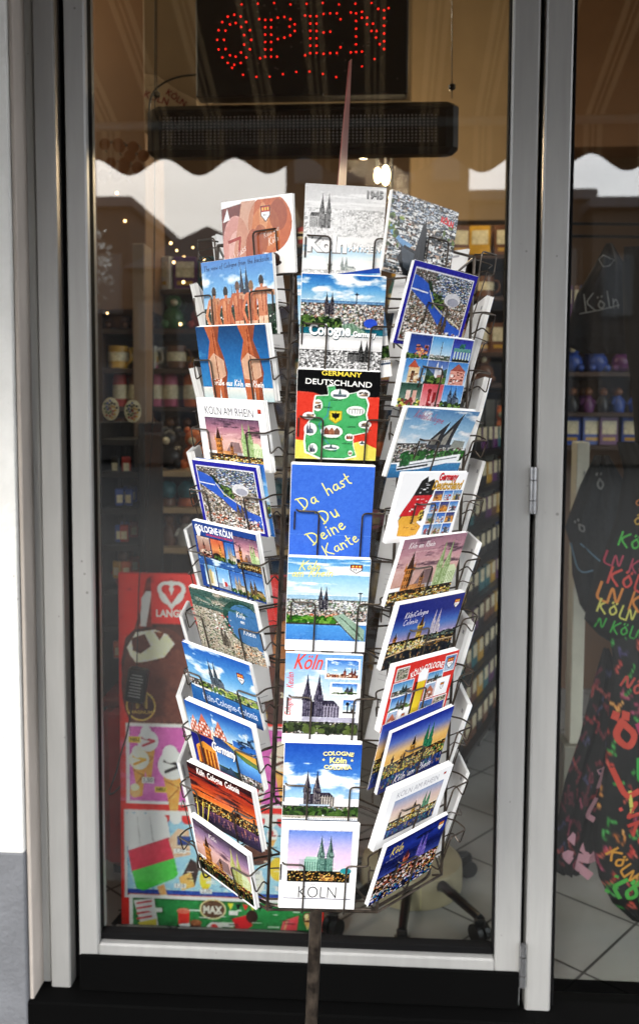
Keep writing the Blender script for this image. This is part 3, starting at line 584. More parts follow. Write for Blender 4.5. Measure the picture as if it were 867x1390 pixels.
def a_koeln(sd):
    a = port(sd, '#f6f6f6', 1); a.rect(.08, .06, .93, .69, '#d0d0d4'); a.sub(.1, .08, .91, .68); a.grad(0, .75, ['#6484d4', '#a8a4dc', '#d8b8dc', '#e8c0d0']); a.dom(.6, .82, .74, '#4c6460', '#a0c4b0', -.75, asp=1.0, wd=.72, glow=1); a.rect(.18, .55, .7, .82, '#3c8470', .25)
    a.city(.78, .92, 'night', 220); a.grad(.8, 1, ['#141810', '#1c1c14']).speckle(0, .8, 1, .97, ['#e08c2c', '#2c3018', '#101008', '#f0b850', '#5c3c1c'], 170, .03, .04); a.ell(.93, .77, .09, .06, '#2c949c').speckle(.5, .84, .75, .97, ['#e0a850', '#a8703c'], 40, .04, .04); a.full()
    a.rect(.06, .875, .94, .885, '#3c3c64'); a.T('KÖLN', .5, .785, .5, '#202024', 0, bold=-.012, hs=1.35); return a
# ---- right column
def a_oldtown(sd):
    a = land(sd, '#8c9498'); a.city(0, 1, 'aer', 700, sz=.06); a.speckle(0, 0, 1, 1, ['#cfd2d0', '#3a4044', '#707c84', '#e6e4de', '#2a2e30'], 500, .09, .05); a.speckle(0, 0, 1, .3, ['#5c6878', '#9ca8b8', '#343c44', '#c8ccd0'], 260, .05, .03)
    a.poly([(.02, .4), (.2, .55), (.38, .6), (.3, .68), (.05, .52)], '#6c98c4'); a.poly([(.5, .25), (.56, .8), (.62, 1), (.3, 1), (.18, .8), (.26, .62), (.42, .66)], '#2c3034'); a.poly([(.52, .2), (.49, .5), (.5, .95), (.58, .95), (.57, .5)], '#1c2024').poly([(.22, .65), (.42, .7), (.4, .95), (.28, .9)], '#4c545c')
    a.trees(.1, .7, ('#5c742c', '#8ca03c', '#3c4c24'), 0, .2, 16, .03); a.trees(.2, .5, ('#5c742c', '#3c4c24'), .6, 1, 8, .03); a.T('KÖLN', .84, .17, .2, '#d82c34', -.1, bold=.05, hs=1.0); return a
def a_nine(sd):
    a = land(sd, '#f4f4f4')
    for j in range(3):
        for i in range(3):
            a.sub(.02 + i * .325, .02 + j * .325, .34 + i * .325, .34 + j * .325); k = j * 3 + i
            sky = [('#1c3c8c', '#3c6cb4'), ('#4c94d8', '#d0e4f0'), ('#2c3498', '#5c84d0'), ('#3c80cc', '#a0c8e8'), ('#4c6cb0', '#98b0d0'), ('#3c80cc', '#b0c8e0'), ('#2c5444', '#8c9c94'), ('#d84c58', '#e8a0a0'), ('#3c80d0', '#90b8e0')][k]
            a.grad(0, 1, sky)
            if k == 0: a.speckle(.3, .4, .9, .95, ['#e07c50', '#c85c3c', '#f0a868', '#5c2c24'], 50, .14, .1).trees(.85, 1, n=20, r=.08)
            if k == 1: a.line([(.5, .2), (.5, .9)], .03, '#54606c').ell(.5, .45, .05, .05, '#6c7884').rect(0, .8, 1, 1, '#5c6c60').speckle(0, .75, 1, 1, ['#c8c4bc', '#4c5c48', '#8c8c88'], 40, .15, .1)
            if k == 2:
                a.rect(.1, .4, .95, .55, '#5c948c').rect(.1, .85, .95, 1, '#1c2c24').trees(.22, .38, ('#3c8c70', '#2c6c5c'), .4, .6, 12, .06)
                for q in range(6): a.rect(.14 + q * .15, .55, .2 + q * .15, .88, '#b8d0b8')
            if k == 3: a.rect(.2, .3, .7, 1, '#e0b888').poly([(.15, .35), (.4, .02), (.65, .35)], '#c0583c').rect(.35, .5, .5, 1, '#5c3c2c').speckle(.2, .5, 1, 1, ['#e8d8b8', '#8c5c3c', '#f0e8d8'], 30, .12, .1)
            if k == 4: a.poly([(0, .3), (.4, .6), (1, .3), (1, 1), (0, 1)], '#3c5c54').rect(.4, .4, .8, .95, '#e8e8ec').poly([(.4, .4), (.48, .02), (.56, .4)], '#d0d4e0').poly([(.65, .4), (.7, .15), (.78, .4)], '#d0d4e0').rect(.55, .6, .85, .95, '#c88c80').trees(.75, 1, n=30, r=.1)
            if k == 5: a.rect(.15, .35, .9, 1, '#d89080').poly([(.15, .38), (.5, .05), (.9, .38)], '#a85c50').speckle(.15, .4, .9, .95, ['#f4ece4', '#8c4438', '#5c2c28'], 40, .1, .06)
            if k == 6: a.rect(.3, .3, .5, .9, '#e0b8a8').rect(.6, .3, .78, .9, '#d8a090').trees(.7, 1, ('#3c6c2c', '#d0d050', '#8c3c3c'), n=40, r=.08)
            if k == 7: a.rect(.3, .3, .45, .9, '#b02c34').rect(.55, .35, .7, .9, '#a0242c').ell(.37, .3, .1, .1, '#8c1c24').speckle(0, .75, 1, 1, ['#8c2c34', '#e0a8a8'], 30, .15, .1)
            if k == 8: a.dom(.5, .9, .85, '#2c3c50', '#7c8ca0', .5, asp=1.1, wd=1.2).trees(.8, 1, n=30, r=.08)
            a.full()
    return a
def a_big_dom(sd):
    a = land(sd); a.grad(0, .6, ['#5484b4', '#8cb4d4', '#d4e0e8']); a.clouds(.02, .6, '#e8e8e8', .5, 3, 4)
    for x, b, h in ((.52, .62, .45), (.68, .62, .58)):
        a.poly([(x - .12, b), (x - .09, b - h * .4), (x + .12, b - h), (x + .06, b - h * .35), (x + .06, b)], '#30343c').poly([(x - .1, b), (x - .07, b - h * .35), (x + .03, b - h * .6), (x - .02, b)], '#c8c0ac', .6)
    a.rect(.4, .52, .84, .64, '#4c5058').poly([(.74, .64), (.78, .45), (.95, .47), (.95, .64)], '#8c9088'); a.city(.5, .78, 'day', 200, 0, .4); a.speckle(.1, .56, 1, .72, ['#8c8c8c', '#e8e4dc', '#3c3c3c', '#a8a094', '#6c4c3c'], 160, .05, .05); a.trees(.62, .74, ('#2c6c2c', '#4c8c3c', '#1c4c20'), .15, 1, 80, .035)
    a.water(.8, 1, '#3c84b4', '#2c74a8'); a.poly([(.08, .8), (.95, .66), (.95, .76), (.4, .88), (.1, .9)], '#e8ecec').line([(.1, .84), (.9, .71)], .01, '#5c6c74').line([(.1, .88), (.5, .82)], .02, '#2c3034'); a.trees(.66, .8, ('#2c7c3c', '#1c5c2c'), .12, .24, 20, .04)
    a.T('Köln-Cologne', .32, .13, .42, '#b03c5c', -.12, hw=.07, slant=.4).T('Köln', .22, .07, .2, '#8c94b4', -.1, hw=.07, slant=.4); return a
def a_deut(sd):
    a = land(sd, '#f4f4f4'); m = [(.3, .12), (.38, .06), (.4, .14), (.48, .1), (.53, .2), (.52, .3), (.48, .42), (.46, .52), (.4, .6), (.38, .72), (.46, .78), (.42, .9), (.3, .92), (.14, .9), (.13, .76), (.1, .68), (.14, .52), (.2, .4), (.24, .3)]
    a.poly(m, '#111111'); c = lambda y0, y1, col: a.poly([(x, min(max(y, y0), y1)) for x, y in m], col)
    c(.33, .62, '#d8202c'); c(.62, .95, '#f0a838'); a.ell(.42, .62, .045, .08, '#e0b030').speckle(.38, .55, .46, .7, ['#201810', '#e8c040'], 20, .03, .04)
    a.speckle(.2, .35, .48, .6, ['#f4f4f4'], 14, .04, .012).speckle(.18, .62, .4, .85, ['#f4f4f4', '#a86c20'], 14, .04, .012).speckle(.3, .15, .5, .32, ['#f4f4f4'], 8, .04, .012)
    k = 0
    for j in range(4):
        for i in range(3):
            x0 = .54 + i * .15 - j * .012; y0 = .27 + j * .165; a.sub(x0, y0, x0 + .14, y0 + .15); k += 1
            a.grad(0, 1, [['#2c64c0', '#90b8e8'], ['#1c3c9c', '#f0a030'], ['#3c7cd0', '#d0e0f0'], ['#5c94d0', '#d8b090']][k % 4]); a.speckle(.1, .35, .9, 1, [['#c85c3c', '#f0d8b0', '#3c3c3c'], ['#e8902c', '#8c4c18'], ['#e8e8e8', '#6c7c8c', '#c83c3c'], ['#5c7c3c', '#d0b040', '#8c5c4c']][k % 4], 25, .25, .2)
            if k % 3 == 0: a.dom(.5, .95, .8, '#2c3444', '#8c94a0', .5)
            a.full()
    a.T('Germany', .7, .075, .3, '#d8202c', 0, bold=.02, shear=.3, hs=1.3, sh='#5c1014').T('Deutschland', .72, .18, .48, '#d8a838', 0, bold=.015, shear=.35, hs=1.4, sh='#6c5010'); return a
def a_pink(sd):
    a = land(sd); dusk(a, 0, 1, '#c08c94', '#9a7080', '#88a068'); a.T('Köln am Rhein', .3, .1, .4, '#f4ecec', 0, hw=.11); return a
def a_night(sd, hi='#1c2c84', lo='#4c74bc', txt=1):
    a = land(sd); a.grad(0, .62, [hi, hi, lo, '#b898b0']); a.dom(.64, .6, .42, '#9c94a8', '#e0d4cc', .4, wd=.8, glow=1).martin(.42, .66, .42, '#e8b440', '#5c3c18').martin(.08, .68, .25, '#c8782c', '#3c2c18')
    a.city(.58, .8, 'night', 320, sz=.03); a.speckle(0, .62, .6, .76, ['#ffe080', '#e8a030', '#7c9c3c', '#fff4c0', '#201810'], 180, .03, .04); a.speckle(.5, .56, 1, .66, ['#1c2430', '#2c3840', '#5c6c5c'], 80, .05, .04)
    a.grad(.78, 1, ['#1c2430', '#141c2c']).speckle(0, .78, 1, 1, ['#2c3444', '#c87c30', '#101820', '#3c6c54', '#e8b060'], 120, .014, .09, .65).line([(0, .8), (.55, .7), (1, .72)], .014, '#b89468'); a.crest(.86, .09, .08, .14)
    if txt: a.T('Köln-Cologne', .3, .2, .34, '#e8e4f0', .02, hw=.11).T('Colonia', .24, .3, .2, '#e8e4f0', .02, hw=.09)
    return a
def a_red_collage(sd):
    a = land(sd, '#e4352c'); spec = [(.05, .06, .22, .24, 0), (.8, .06, .97, .3, 5), (.04, .28, .34, .48, 1), (.06, .5, .36, .7, 2), (.06, .72, .2, .97, 4), (.22, .72, .38, .97, 3), (.56, .26, .8, .42, 1), (.56, .44, .72, .66, 4), (.74, .4, .94, .66, 3), (.54, .7, .74, .96, 2), (.76, .7, .96, .96, 0)]
    for x0, y0, x1, y1, k in spec:
        a.rect(x0 - .008, y0 - .012, x1 + .008, y1 + .012, '#f4f0ec'); a.sub(x0, y0, x1, y1)
        if k == 0: a.city(0, 1, 'green', 60, sz=.15)
        if k == 1: a.grad(0, 1, ['#4c8cc8', '#c0d4e0']).city(.6, 1, 'day', 40, sz=.12).dom(.6, .85, .7, '#2c3c3c', '#6c7c74', .4)
        if k == 2: a.grad(0, 1, ['#3c74c0', '#b0cce8']).dom(.45, .95, .8, '#3c4048', '#a09c94', .7).trees(.8, 1, n=16, r=.1)
        if k == 3: a.grad(0, 1, ['#f0f0f0', '#e4e4e4']).crest(.35, .3, .3, .4)
        if k == 4: a.grad(0, 1, ['#8cacd0', '#c89c88']).poly([(.1, 1), (.1, .5), (.5, .1), (.9, .5), (.9, 1)], '#b86c50').speckle(.15, .5, .9, 1, ['#f0e0d0', '#5c2c20'], 20, .16, .1)
        if k == 5: a.grad(0, 1, ['#5c84b0', '#a8bcd0']).crest(.2, .15, .6, .7)
        a.full()
    a.poly([(.4, 1), (.42, .35), (.54, .35), (.52, 1)], '#f0c82c').rect(.38, .34, .41, 1, '#3c3030').poly([(.41, .35), (.4, .22), (.47, .14), (.55, .2), (.55, .35)], '#f4f2ee')
    a.T('KÖLN-COLOGNE', .52, .13, .52, '#f8f4f0', .05, bold=.02, hs=1.35, arc=.9); return a
def a_sunset(sd, alt=0):
    a = land(sd); a.grad(0, .6, ['#142c94', '#5c74c0', '#f0b870', '#f0a048']); a.dom(.66, .6, .5, '#1c6c4c', '#48a074', .35, wd=.8, glow=1).martin(.42, .64, .42, '#d09030', '#30241c').martin(.12, .6, .2, '#4c3430', '#241c20').martin(.26, .58, .12, '#4c3430', '#241c20')
    a.city(.54, .76, 'night', 320, sz=.03); a.speckle(0, .6, 1, .74, ['#e8c040', '#a07c28', '#3c8c4c', '#201c18', '#c0a060'], 180, .03, .04); a.grad(.76, 1, ['#1c3c6c', '#142c84']).speckle(0, .74, 1, .92, ['#2c9c5c', '#1c3450', '#e09030', '#142440', '#4c5cb0'], 110, .016, .09, .7)
    a.T('Köln am Rhein', .52, .86, .6, '#f4f0f4', .02, hw=.1, slant=.35); return a
def a_rhein2(sd):
    a = land(sd, '#f4f4f4'); a.sub(.12, .22, .9, .86); a_ = a; a.grad(0, .6, ['#8ca0c8', '#d8b8b0', '#e8c8a8']); a.dom(.72, .62, .5, '#3c7454', '#68a880', .3, wd=.8, glow=1).martin(.48, .66, .42, '#e0a83c', '#4c3418').martin(.2, .6, .2, '#a86c34', '#4c3024')
    a.city(.55, .8, 'night', 260, sz=.035); a.speckle(0, .6, 1, .75, ['#f0c850', '#3c8c5c', '#c87c34', '#fff0b8'], 150, .03, .05); a.grad(.78, 1, ['#1c3c7c', '#1c2c5c']).speckle(0, .76, 1, .95, ['#2c9c6c', '#e0a040', '#1c3450', '#3c60b0'], 90, .016, .1, .7); a.full()
    a.rect(.89, .5, .9, .86, '#b8b8c0'); a.T('KÖLN AM RHEIN', .45, .11, .66, '#a0a0a8', 0, bold=-.01, hs=1.1); a.rect(.86, .08, .9, .12, '#c03c34'); return a
def a_night2(sd):
    a = land(sd); a.grad(0, .55, ['#14246c', '#243c9c', '#14205c', '#3c4c98']); a.clouds(.1, .5, '#0c1440', .5, 2, 6, al=.7); a.dom(.66, .56, .42, '#5c4ca4', '#9c8cd0', .35, wd=.85, glow=1).martin(.42, .66, .4, '#e06c4c', '#6c2418')
    a.city(.55, .85, 'night', 420, sz=.035); a.speckle(0, .55, 1, .85, ['#f0e8e8', '#d85c3c', '#100c14', '#e8a8a0', '#3c2c38', '#0c0a10'], 320, .04, .035); a.grad(.84, 1, ['#141c3c', '#101838']).speckle(0, .82, 1, 1, ['#2c4cb8', '#e0c8d8', '#c89040', '#181c40', '#1c8c9c'], 110, .04, .05); a.crest(.86, .08, .09, .15)
    a.T('Köln', .2, .15, .2, '#f0d850', .05, hw=.11, slant=.35).T('am Rhein bei Nacht', .2, .28, .26, '#b0b0c8', .05, hw=.08); return a
# ------------------------------------------------------------------ postcard rack
RP = C0 + ray(458, 555) * 1.4535
RM = Matrix.Translation(RP) @ Matrix.Rotation(PSI + R(1.5), 4, 'Z') @ Matrix.Rotation(R(2.15), 4, 'Y')
RMI = RM.inverted()
AP = 0.192; SIDE = AP * math.tan(R(22.5)) * 2
ZZ = Vector((0, 0, 1))
def normal(k): q = R(-90 + 45 * k); return Vector((math.cos(q), math.sin(q), 0))     # 0 front, 1 front right, 7 front left
def rayL(x, y): return RMI @ C0, (RMI.to_3x3() @ ray(x, y))
def hit(x, y, p0, N):
    o, d = rayL(x, y); return o + d * ((p0 - o).dot(N) / d.dot(N))
class Pose: pass
def fit(k, TL, TR, BL, BR, h, out, tilt=None):
    n = normal(k); U0 = ZZ.cross(n); best = None
    for td in ([tilt] if tilt is not None else [x * .5 for x in range(12, 44)]):
        t = R(td); V0 = ZZ * math.cos(t) + n * math.sin(t); N = U0.cross(V0); zc = 0.0; h_ = h
        for _ in range(6):
            p0 = n * (AP + out) + ZZ * zc
            tl, tr = hit(*TL, p0, N), hit(*TR, p0, N); top = (tl + tr) / 2
            r = math.atan2((tr - tl).dot(V0), (tr - tl).dot(U0))
            Ur = U0 * math.cos(r) + V0 * math.sin(r); Vr = -U0 * math.sin(r) + V0 * math.cos(r)
            w = (tr - tl).length; c = top - Vr * (h_ / 2); zc += (c - p0).dot(ZZ) * .9
        e = 0; hs = []
        for B, s in ((BL, -1), (BR, 1)):
            if B is None: continue
            b = hit(*B, p0, N) - c; e += (b.dot(Ur) - s * w / 2) ** 2; hs.append(h_ / 2 - b.dot(Vr))
        e += ((td - 15) * .0004) ** 2
        if best is None or e < best[0]: best = (e, td, r, w, sum(hs) / len(hs) if hs else h, c, Ur, Vr, N)
    P = Pose(); P.e, P.t, P.r, P.w, P.hm, P.c, P.U, P.V, P.N = best; P.n = n; P.U0 = U0; P.k = k
    return P
# column, number from the top, label, artwork, corners (top left, top right, bottom left, bottom right) in the photograph, height, stack thickness, extra outward offset, curl
CARDS = [
 (7, 'glossy postcard of sunburnt skin with a painted crest on orange and pink', a_tan, (300, 275), (396.7, 262), (303.5, 350), None, .105, .004, 0, 0),
 (7, 'postcard of five tanned people seen from behind against a blue sky', a_backs, (272.7, 357), (369, 343), None, (376, 453), .105, .004, .003, 0),
 (7, 'postcard of two tanned backs on deep blue with white greeting', a_two, (265, 444), (360, 440), (277, 540), (376, 548), .105, .011, 0, 0),
 (7, 'white bordered dusk postcard headed KÖLN AM RHEIN beside the flag map column', a_rhein, (266, 540), (357, 545), (277, 621), (369, 642), .105, .008, 0, 0),
 (7, 'aerial river postcard with thick blue border in the column facing front left', a_aer, (260.4, 624), (347.6, 634.5), (277, 707), (365, 735.5), .105, .006, 0, 0),
 (7, 'blue collage postcard of small pictures headed COLOGNE KÖLN', a_collage_blue, (260, 706), (347, 726), (277, 792), (362, 823), .105, .008, 0, 0),
 (7, 'dull green aerial postcard with a round blue river bend', a_green_aer, (255.6, 795), (344, 820), None, (363, 907), .105, .006, 0, 0),
 (7, 'blue riverside postcard lettered Köln-Cologne-Colonia', a_river, (246.5, 870.5), (338, 903), (267, 955), (360, 992), .105, .005, 0, 0),
 (7, 'collage postcard with pink gabled houses and the word Germany', a_gables, (249.4, 949), (341, 988), (268, 1030), (357, 1076), .105, .009, 0, 0),
 (7, 'postcard of a fiery red sunset sky over the city', a_red, (253, 1033), (341, 1075), (268, 1105), (353.8, 1151), .105, .009, 0, 0),
 (7, 'dark dusk postcard with thin white border, lowest on the front left column', a_dusk_dark, (258, 1105), (337, 1161), (270.7, 1178), (349.5, 1236), .105, .006, 0, 0),
 (0, 'black and white postcard marked 1945 above a pale blue skyline', a_1945, (415, 249), (524.6, 255), (409, 371), (519, 370), .148, .004, 0, 0),
 (0, 'postcard with colour city view above and grey old view below, banner Cologne Germany', a_germany_city, (410, 371), (524.5, 376), None, (516, 506), .148, .005, 0, 0),
 (0, 'GERMANY DEUTSCHLAND postcard with green map on black red and gold', a_map, (404, 501), (517, 505), (398, 625), (508, 629), .148, .004, 0, 0),
 (0, 'plain blue postcard with yellow handwriting Da hast Du Deine Kante', a_kante, (396, 630), (509, 634), (391, 754), (502, 757), .148, .009, 0, 0),
 (0, 'postcard of twin spires above a blue river with a small crest, in the middle column', a_dom_river, (391.5, 756), (503, 760), (386, 880), None, .148, .007, 0, 0),
 (0, 'postcard with red vertical lettering and three inset pictures', a_keulen, (388, 886), (492.5, 890), (384, 998), (486, 1002), .148, .006, 0, 0),
 (0, 'blue sky postcard with yellow lettering COLOGNE Köln COLONIA', a_colonia, (386.7, 1008), (491.5, 1011), (383, 1110), (487, 1112), .148, .009, 0, 0),
 (0, 'white framed postcard of the green lit cathedral lettered KÖLN', a_koeln, (382.5, 1117), (488, 1120), (378, 1231), (482, 1234), .148, .006, 0, 0),
 (1, 'grey aerial old town postcard with small red lettering', a_oldtown, (533, 257), (622.5, 288.3), (540, 362), (626.6, 367), .105, .004, 0, 0),
 (1, 'aerial river postcard with thick blue border in the column facing front right', a_aer, (562.6, 352.5), (648.8, 375.6), (536.8, 458.6), (622.6, 462), .115, .004, .003, 0),
 (1, 'collage postcard of nine small landmark pictures', a_nine, (556.9, 450.6), (643.7, 461.4), (534, 553.5), (625.5, 551), .105, .007, 0, 0),
 (1, 'postcard of slanting cathedral spires above a white river boat', a_big_dom, (554, 553), (648, 558), (527.5, 647.6), (618, 640), .105, .007, 0, .5),
 (1, 'white postcard with a black red gold map and small pictures', a_deut, (548, 641.4), (635.3, 641), (522.5, 741.4), (610, 727), .105, .005, 0, 0),
 (1, 'pink dusk postcard of the lit cathedral, above the royal blue one', a_pink, (549, 733), (634.3, 722.7), (519, 827), (608, 806), .105, .006, 0, 0),
 (1, 'royal blue night postcard with small crest lettered Köln-Cologne', a_night, (542, 821.4), (631.6, 803.7), (515.5, 913.5), (607.6, 883), .105, .008, 0, 0),
 (1, 'red collage postcard with a tall beer glass headed KÖLN-COLOGNE', a_red_collage, (537, 905), (623.3, 882), (511.6, 996), (604, 964), .105, .009, 0, 0),
 (1, 'sunset postcard fading from blue to orange over green spires', a_sunset, (532, 995), (616.5, 957.6), (507, 1077), (597, 1040), .105, .004, .002, 0),
 (1, 'broad white bordered dusk postcard, second from the bottom facing front right', a_rhein2, (531, 1075), (615.4, 1037), (504.5, 1149.8), (594, 1108), .105, .009, 0, 0),
 (1, 'dark blue night postcard with red lights, lowest facing front right', a_night2, (525, 1150), (609, 1104.7), (499, 1231.8), (582, 1180.7), .105, .006, 0, 0),
]
POSES = []
def surf(P, W, H, curl=0, base=0):
    M3 = RM
    def f(u, v, off):
        q = max(0, v / H + .1) if curl else 0
        return M3 @ (P.c + P.U * u + P.V * v + P.N * (off + base + curl * .03 * q * q * (1 if not curl else max(0, u / W + .3))))
    return f
def body(mb, f, W, H, t, m, sheets=1, jit=0, rs=None, base=0.0):
    """thin card sheets behind the printed face"""
    for i in range(sheets):
        z1 = base - i * (t / sheets); z0 = z1 - t / sheets * .82
        dx, dy, rr = (rs.uniform(-jit, jit), rs.uniform(-jit, jit), rs.uniform(-.006, .006)) if jit else (0, 0, 0)
        g = []
        for off in (z0, z1):
            for a, b in ((-1, -1), (1, -1), (1, 1), (-1, 1)): g.append(f(a * W / 2 + dx - b * rr * H / 2, b * H / 2 + dy + a * rr * W / 2, off))
        c = rs.choice([.93, .9, .95, .8]) if rs else .93
        mb.add(g, [(0, 3, 2, 1), (4, 5, 6, 7), (0, 1, 5, 4), (1, 2, 6, 5), (2, 3, 7, 6), (3, 0, 4, 7)], m, (c, c, c * .985))
def card_mesh(P, W, H, art, curl=0, base=0, name='postcard'):
    mb = MB(); f = surf(P, W, H, curl, base)
    art.mesh(mb, W, H, lambda u, v, o: f(u, v, o), print_m)
    if curl:
        n = 10
        for i in range(n):
            v0, v1 = -H / 2 + H * i / n, -H / 2 + H * (i + 1) / n
            for j in range(6):
                u0, u1 = -W / 2 + W * j / 6, -W / 2 + W * (j + 1) / 6
                mb.add([f(u0, v0, -.0006), f(u1, v0, -.0006), f(u1, v1, -.0006), f(u0, v1, -.0006)], [(0, 3, 2, 1)], back_m, (.85, .85, .84))
    else: body(mb, f, W - .0003, H - .0003, .0005, back_m, base=-.00008)
    o = mb.build(name, color=True, smooth=False)
    # origin at the card's lower edge
    piv = f(0, -H / 2, 0); o.data.transform(Matrix.Translation(-piv)); o.location = piv
    return o
rs_ = random.Random(3)
for i, (k, lab, fn, TL, TR, BL, BR, h, st, dout, curl) in enumerate(CARDS):
    P = fit(k, TL, TR, BL, BR, h, .034 + dout)
    if BL or BR: H = min(max(P.hm, h * .96), h * 1.06)
    else: H = h
    # keep the top edge where it is when the height changes
    P.c = P.c + P.V * (h / 2 - H / 2)
    P.H = H; P.st = st; POSES.append(P)
    art = fn(100 + i)
    o = card_mesh(P, P.w, H, art, curl); tag(o, lab, 'postcard', 'front postcards of the pockets')
    mb = MB(); f = surf(P, P.w, H, 0)
    n = max(3, int(st / .0007)); body(mb, f, P.w - .001, H - .001, st, back_m, n, .0011, rs_, base=-.0011 - (.002 if curl else 0))
    s = mb.build('postcard_stack', color=True); piv = RM @ (P.c - P.V * (H / 2) - P.N * .001); s.data.transform(Matrix.Translation(-piv)); s.location = piv
    tag(s, 'spare white-edged cards stacked behind the ' + lab.split(',')[0].replace('postcard ', '', 1) if False else 'white-edged cards directly behind the ' + ' '.join(lab.replace(',', '').split()[:10]), 'stack of postcards', 'stacks behind the front postcards')
    if DEBUG: print('FIT', i, k, 'tilt %.1f roll %.1f w %.3f hm %.3f z %.3f e %.5f' % (P.t, math.degrees(P.r), P.w, P.hm, P.c.z, P.e))

# second cards that stick out from behind the front ones
def extra(k, TL, TR, BL, BR, h, out, fn, lab, seed, **kw):
    P = fit(k, TL, TR, BL, BR, h, out, 15); art = fn(seed, **kw); o = card_mesh(P, P.w, h, art); tag(o, lab, 'postcard', 'second postcards peeping out')
extra(0, (403, 374), (516, 371), None, None, .148, .028, a_dom_river, 'pale blue sky postcard peeping out left behind the Cologne Germany one', 301)
extra(0, (414, 378), (515, 363.5), None, None, .148, .0265, a_colonia, 'tilted blue postcard showing only its top corner behind the Cologne Germany one', 302)
extra(1, (519, 985), (602, 949), (508, 1060), None, .105, .028, a_sunset, 'second blue to orange sunset postcard peeping out above its twin', 303)
extra(7, (266, 621), (358, 631), None, None, .105, .027, a_river, 'pale blue postcard peeping out above the blue bordered aerial one', 304)
extra(7, (248, 868), (336, 899), None, None, .105, .0265, a_river, 'blue topped postcard just behind the Köln-Cologne-Colonia riverside one', 305)

# stacks in the columns that face sideways and backwards
zf = [sum(P.c.z for P in POSES if P.k == 0) / 8 + (3.5 - i) * .112 for i in range(8)]
zf = [P.c.z for P in POSES if P.k == 0]
zl = [P.c.z for P in POSES if P.k == 7]; zr = [P.c.z for P in POSES if P.k == 1]
def flatpose(k, z, out, t=15):
    P = Pose(); P.n = normal(k); P.U0 = P.U = ZZ.cross(P.n); t = R(t); P.V = ZZ * math.cos(t) + P.n * math.sin(t); P.N = P.U.cross(P.V); P.c = P.n * (AP + out) + ZZ * z; P.k = k; P.r = 0
    return P
_sm = {}
def side_stack_mesh(kind, var):
    if (kind, var) in _sm: return _sm[(kind, var)]
    W, H = (.105, .148) if kind == 'p' else (.148, .105)
    art = Art(30, 40, '#ffffff', var) if kind == 'p' else Art(40, 30, '#ffffff', var)
    art.grad(0, .5, ['#3c78c8', '#b8d4ec']).clouds(0, .5).city(.5, 1, 'day', 200, sz=.05).dom(.5, .8, .5)
    mb = MB(); f = lambda u, v, off: Vector((u, -off, v)); art.mesh(mb, W, H, f, print_m)
    rs = random.Random(var); n = [14, 9, 20][var % 3]; t = [.008, .005, .012][var % 3]
    body(mb, f, W - .0006, H - .0006, t, back_m, n, .0012, rs, base=-.0001)
    o = -t - .0003                       # printed lines and bar code on the outermost blank back
    for (u0, u1, v0, v1) in [(.0, .0005, -.3 * H, .35 * H)] + [(.01, .4 * W, (.1 - .09 * j) * H, (.1 - .09 * j) * H + .0005) for j in range(4)] + [(-.4 * W, -.3 * W, .36 * H, .4 * H), (-.42 * W, -.1 * W, -.42 * H, -.41 * H), (.28 * W, .4 * W, .3 * H, .43 * H)]:
        mb.add([f(u0, v0, o), f(u1, v0, o), f(u1, v1, o), f(u0, v1, o)], [(0, 3, 2, 1)], back_m, (.38, .38, .4))
    me = mb.build('stack_proto', color=True); m = me.data; D.objects.remove(me); m.name = 'side_stack'; _sm[(kind, var)] = m; return m
SIDES = {2: ('p', zf, 'right'), 6: ('p', zf, 'left'), 4: ('p', zf, 'far'), 3: ('l', zr, 'far right'), 5: ('l', zl, 'far left')}
ORD = ['topmost', 'second', 'third', 'fourth', 'fifth', 'sixth', 'seventh', 'eighth', 'ninth', 'tenth', 'lowest']
for k, (kind, zs, nm) in SIDES.items():
    for i, z in enumerate(zs):
        if (k, i) in ((6, 0), (2, 0), (5, 10), (3, 10)): continue
        P = flatpose(k, z, (.024 if k in (2, 6) else .032) + rnd.uniform(-.004, .003), 15 + rnd.uniform(-2.5, 2.5)); var = rnd.randrange(3)
        o = D.objects.new('postcard_stack', side_stack_mesh(kind, var)); COL.objects.link(o)
        rr = rnd.uniform(-.05, .05); U = P.U * math.cos(rr) + P.V * math.sin(rr); V = -P.U * math.sin(rr) + P.V * math.cos(rr)
        M = Matrix.Identity(4); M.col[0][:3] = U; M.col[1][:3] = -P.N; M.col[2][:3] = V; M.col[3][:3] = P.c
        o.matrix_world = RM @ M
        if k in (2, 6): tag(o, '%s stack of cards standing edge-on along the %s side of the rack' % (ORD[i] if i < 7 else 'lowest', nm), 'stack of postcards', 'edge-on stacks at the rack sides')
        else: tag(o, '%s stack in the column facing the glass, %s, seen from its blank back' % (ORD[min(i, 10)] if i < len(zs) - 1 else 'lowest', {'far': 'straight behind', 'far right': 'right half', 'far left': 'left half'}[nm]), 'stack of postcards', 'stacks seen from their backs through the rack')

